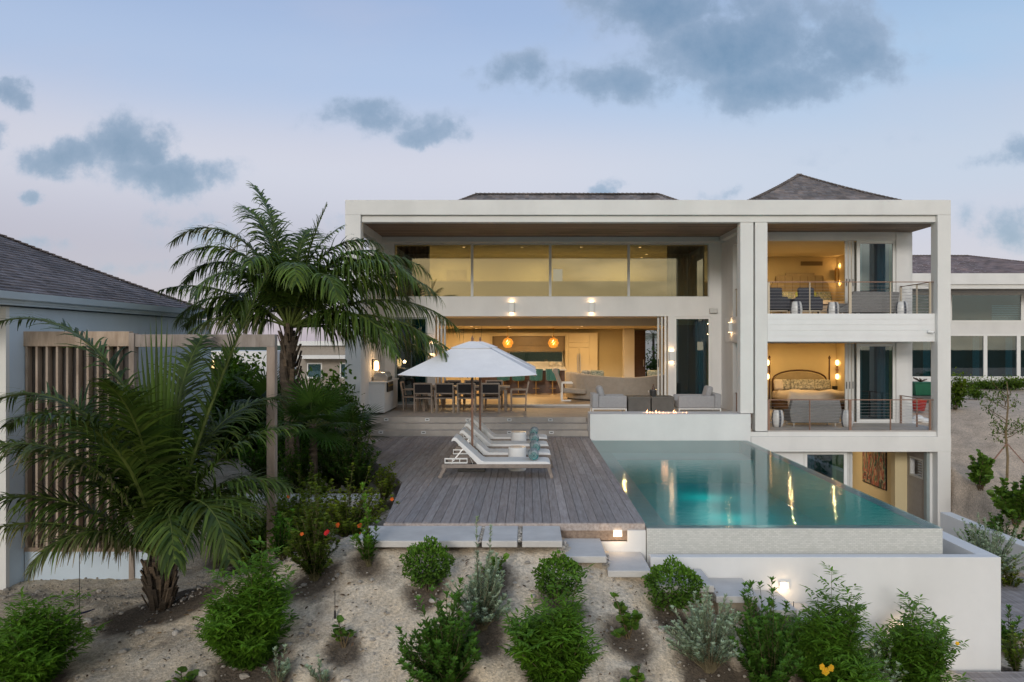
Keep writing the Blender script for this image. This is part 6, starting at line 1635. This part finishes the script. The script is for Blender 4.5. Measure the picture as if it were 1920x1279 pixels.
# ================================================================== GROUND SHEET
def axis(segs):
    a = []
    for x0,x1,st in segs:
        n = max(1,int(round((x1-x0)/st))); a += list(np.linspace(x0,x1,n,endpoint=False))
    a.append(segs[-1][1]); return np.array(a)
gx = axis([(-3000,-600,800),(-600,-100,125),(-100,-30,14),(-30,-9,1.5),(-9,-8,.2),(-8,7.2,.055),(7.2,12,.16),(12,30,.7),(30,100,14),(100,600,125),(600,3000,800)])
gy = axis([(-3000,-600,800),(-600,-100,125),(-100,-20,16),(-20,4,2),(4,7.5,.22),(7.5,12.6,.055),(12.6,20,.2),(20,30,.5),(30,60,3),(60,200,20),(200,800,150),(800,3500,900)])
GX_,GY_ = np.meshgrid(gx,gy); Z0 = g(GX_,GY_)
near = ((np.abs(GX_) < 14) & (GY_ > 4) & (GY_ < 30))
rr = np.random.default_rng(5)
Zg = Z0 + np.where(near, gj(GX_,GY_), 0)
fine = (GX_ > -9) & (GX_ < 12) & (GY_ > 6) & (GY_ < 14)
idx = np.argwhere(fine)
mu = np.zeros_like(Zg)
nzv = np.zeros_like(Zg)
for i,j in idx:
    nzv[i,j] = mnoise.fractal(Vector((GX_[i,j]*3.2,GY_[i,j]*3.2,.3)),.8,2.1,5)
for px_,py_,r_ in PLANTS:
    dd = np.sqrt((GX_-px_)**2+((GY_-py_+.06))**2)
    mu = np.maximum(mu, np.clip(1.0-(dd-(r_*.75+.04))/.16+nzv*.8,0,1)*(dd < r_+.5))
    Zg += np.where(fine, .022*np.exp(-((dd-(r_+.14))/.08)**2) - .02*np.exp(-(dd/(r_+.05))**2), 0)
for i,j in idx: nzv[i,j] = .62*nzv[i,j] + .5*mnoise.fractal(Vector((GX_[i,j]*9.,GY_[i,j]*9.,.7)),.7,2.1,4)
Zg += nzv*.032
# loose mulch band around the big palm
sand = np.array([.76,.62,.45]); mul = np.array([.075,.055,.04]); grav = np.array([.69,.60,.48])
big = np.zeros_like(Zg)
for i,j in idx: big[i,j] = mnoise.fractal(Vector((GX_[i,j]*1.1,GY_[i,j]*1.5,2.)),.9,2.1,4)
tz = np.clip(.5+nzv*.9,0,1)[...,None]
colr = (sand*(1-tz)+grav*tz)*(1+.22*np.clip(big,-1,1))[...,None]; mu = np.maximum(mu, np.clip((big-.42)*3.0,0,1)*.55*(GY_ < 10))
lw = np.clip((-1.5-GX_)/3.5,0,1)[...,None]; colr = colr*(1-.30*lw)  # dimmer light on the left painted into the sand colour
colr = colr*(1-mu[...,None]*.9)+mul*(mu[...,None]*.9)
farm = np.clip((np.hypot(GX_,GY_-15)-45)/30,0,1)[...,None]; colr = colr*(1-farm)+np.array([.05,.075,.035])*farm
bank = ((GX_ > 9) & (GY_ > 12) & (GY_ < 36))[...,None]; colr = np.where(bank, np.array([.66,.53,.41]), colr)
ny_,nx_ = GX_.shape
V = np.stack([GX_,GY_,Zg],-1).reshape(-1,3)
ii = (np.arange(ny_-1)[:,None]*nx_+np.arange(nx_-1)[None]).ravel()
Q = np.stack([ii,ii+1,ii+nx_+1,ii+nx_],1)
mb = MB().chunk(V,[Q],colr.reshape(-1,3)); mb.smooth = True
m, nt, b = nodes('sandy_ground')
at_ = N(nt,'ShaderNodeAttribute',attribute_name='Col'); tc_ = N(nt,'ShaderNodeTexCoord')
n1 = N(nt,'ShaderNodeTexNoise'); n1.inputs['Scale'].default_value = 26; n1.inputs['Detail'].default_value = 8; n1.inputs['Roughness'].default_value = .75
n2 = N(nt,'ShaderNodeTexVoronoi'); n2.inputs['Scale'].default_value = 34; n2.inputs['Randomness'].default_value = 1
n4 = N(nt,'ShaderNodeTexNoise'); n4.inputs['Scale'].default_value = 2.3; n4.inputs['Detail'].default_value = 7
for n_ in (n1,n2,n4): lk(nt,tc_.outputs['Object'],n_.inputs['Vector'])
r1 = N(nt,'ShaderNodeMapRange'); lk(nt,n1.outputs[0],r1.inputs[0]); r1.inputs[1].default_value = .32; r1.inputs[2].default_value = .68; r1.inputs[3].default_value = .5; r1.inputs[4].default_value = 1.3
r4 = N(nt,'ShaderNodeMapRange'); lk(nt,n4.outputs[0],r4.inputs[0]); r4.inputs[1].default_value = .3; r4.inputs[2].default_value = .7; r4.inputs[3].default_value = .78; r4.inputs[4].default_value = 1.15
k_ = mth(nt,'MULTIPLY',r1.outputs[0],r4.outputs[0])
cb_ = N(nt,'ShaderNodeCombineXYZ'); [lk(nt,k_,cb_.inputs[i]) for i in range(3)]
c_ = mixc(nt,1,at_.outputs['Color'],cb_.outputs[0],'MULTIPLY')
lk(nt,c_,b.inputs['Base Color']); b.inputs['Roughness'].default_value = .95; b.inputs['Specular IOR Level'].default_value = .15
bp = N(nt,'ShaderNodeBump'); bp.inputs['Strength'].default_value = .55; bp.inputs['Distance'].default_value = .03
hh_ = mth(nt,'ADD',n1.outputs[0],mth(nt,'MULTIPLY',n2.outputs[0],.5)); lk(nt,hh_,bp.inputs['Height']); lk(nt,bp.outputs[0],b.inputs['Normal'])
M['ground'] = m
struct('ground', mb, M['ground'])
# pebbles and stones strewn over the slope
def stone(mb, c, s, r, col):
    n1_, n2_ = 6, 4; vs = []; fs = []
    e = np.array([r.uniform(.7,1.3),r.uniform(.7,1.3),r.uniform(.45,.8)])
    for j in range(n2_+1):
        th = math.pi*j/n2_
        for k in range(n1_):
            a = 2*math.pi*k/n1_+j*.4; q = r.uniform(.78,1.15)
            vs.append((c[0]+s*e[0]*q*math.sin(th)*math.cos(a),c[1]+s*e[1]*q*math.sin(th)*math.sin(a),c[2]+s*e[2]*math.cos(th)))
    for j in range(n2_):
        for k in range(n1_): fs.append((j*n1_+k,j*n1_+(k+1)%n1_,(j+1)*n1_+(k+1)%n1_,(j+1)*n1_+k))
    mb.add(vs,fs,col)
mb = MB(); r = np.random.default_rng(12); k = 0
while k < 5200:
    x, y = r.uniform(-8,7.5), r.uniform(6.8,12)
    if y > 10.05 and x > -2.3: continue
    if x > 6 and y > 8.9: continue
    if mnoise.noise(Vector((x*1.3,y*1.3,4))) < r.uniform(-.45,.3): continue
    v = r.uniform(.55,1.2)*(.72 if x < -2 else 1); s = min(.055,.006+r.exponential(.0065 if k % 9 else .017)); stone(mb,(x,y,gz(x,y)+s*.1+.004),s,r,(v,v*.98,v*.94)); k += 1  # pebbles darkened on the left to follow the painted shade of the sand
for x0,x1 in ((-.63,-.585),(-.135,-.075)):          # pebble joints of the path
    for j in range(110):
        s = r.uniform(.010,.02); v = r.uniform(.5,1.5); stone(mb,(r.uniform(x0+.008,x1-.008),r.uniform(10.08,10.9),-.05+r.uniform(-.01,.01)),s,r,(v,v,v*.97))
for x0,x1,yf,z,_ in SP[2:8]:
    for j in range(45):
        s = r.uniform(.012,.03); v = r.uniform(.45,1.3); stone(mb,(x1+r.uniform(-.0,.05),r.uniform(yf+.05,10.45),z-.10+r.uniform(-.12,.02)),s,r,(v,v,v))
stuff('gravel', mb, M['gravel'], 'loose limestone gravel scattered over the sandy slope', 'gravel')
for i,(px,py,s,lab) in enumerate(((1050,1041,.075,'rounded tan boulder wedged under the path corner'),(165,1168,.085,'pale rock beside the left irrigation riser'),(180,1184,.05,'small pale rock right of the left riser'),(330,1190,.06,'grey rock below the near palm'),
    (1000,1120,.045,'little pale stone left of the middle round bush'),(812,1130,.055,'flat grey stone by the left round bush'),(765,1262,.07,'grey rock at the bottom edge left of the tall dark bush'),(960,1222,.05,'pale rock below the silver bush'),
    (1240,1185,.05,'pale stone left of the wide silver bush'),(380,1268,.06,'grey rock at the foot of the bright green bush'),(1215,1052,.06,'grey stone beside the lower path slab'))):
    l = on_ground(px,py); mbs = MB(); rr2 = np.random.default_rng(300+i); stone(mbs,(0,0,0),s,rr2,(1,.9,.78) if i == 0 else (.9,.9,.9))
    o = obj('rock', mbs, M['gravel'], bev=s*.2, seg=2); o.location = l+Vector((0,0,s*.25)); tag(o,lab,'rock','loose rocks on the slope')
for px,py0,py1,lab in ((149,1036,1186,'thin black irrigation riser on the left sand'),(628,1108,1162,'thin black irrigation riser behind the small seedling'),(1488,1128,1172,'thin dark stake among the bushes before the wall')):
    l = on_ground(px,py1); hgt = (py1-py0)*l.y/F
    t = thing('irrigation_riser',lab,'sprinkler',l,0,'irrigation risers'); obj('pipe',MB().tube([(0,0,0),(0,0,hgt)],.0045,6),M['black'],t,w=False); obj('base',MB().tube([(0,0,-.02),(0,0,.09)],[.016,.011],8),M['black'],t,w=False)
for a_,b_,rad,mm,lab in (((110,1165),(178,1145),.012,'blue_pipe','navy hose end lying on the left sand'),((958,1174),(992,1173),.013,'black','short black pipe end by the feathery bush'),((120,1208),(150,1186),.008,'blue_pipe','thin hose running to the left irrigation riser'),((1105,1208),(1140,1214),.006,'black','thin dark drip line on the slope')):
    pa, pb = on_ground(*a_), on_ground(*b_); pm_ = (pa+pb)/2+Vector((0,0,.012))
    o = obj('hose', MB().tube([pa+Vector((0,0,rad*.8)),pm_,pb+Vector((0,0,rad*.8))],rad,8), M[mm]); tag(o,lab,'hose')

mb = MB(); r = np.random.default_rng(91); B = []; k = 0
while k < 900:
    if r.uniform() < .75:
        px_,py_,r_ = PLANTS[int(r.integers(0,len(PLANTS)))]; a = r.uniform(0,6.28); q = r_*.8+abs(r.normal(0,.28)); x,y = px_+q*math.cos(a), py_+q*math.sin(a)
    else: x, y = r.uniform(-7.5,6), r.uniform(7,11.5)
    if (y > 10.02 and x > -2.3) or y > 12.6 or y < 6.8 or x > 6: continue
    B.append((x,y,gz(x,y)+.03)); k += 1
B = np.array(B); n = len(B); az_ = r.uniform(0,6.28,n)
leaves(mb,B,np.stack([np.cos(az_),np.sin(az_),r.uniform(-.15,.25,n)],1),np.repeat(UPV[None],n,0)+r.normal(0,.35,(n,3)),r.uniform(.03,.085,n),r.uniform(.006,.015,n),rcol(n,(.05,.032,.018),(.20,.135,.075),r.uniform(0,1,n),r,.3)/GAIN,bend=.25)
stuff('leaf_litter', mb, M['leaf'], 'dry brown fallen leaves strewn around the plants on the slope', 'leaf litter')
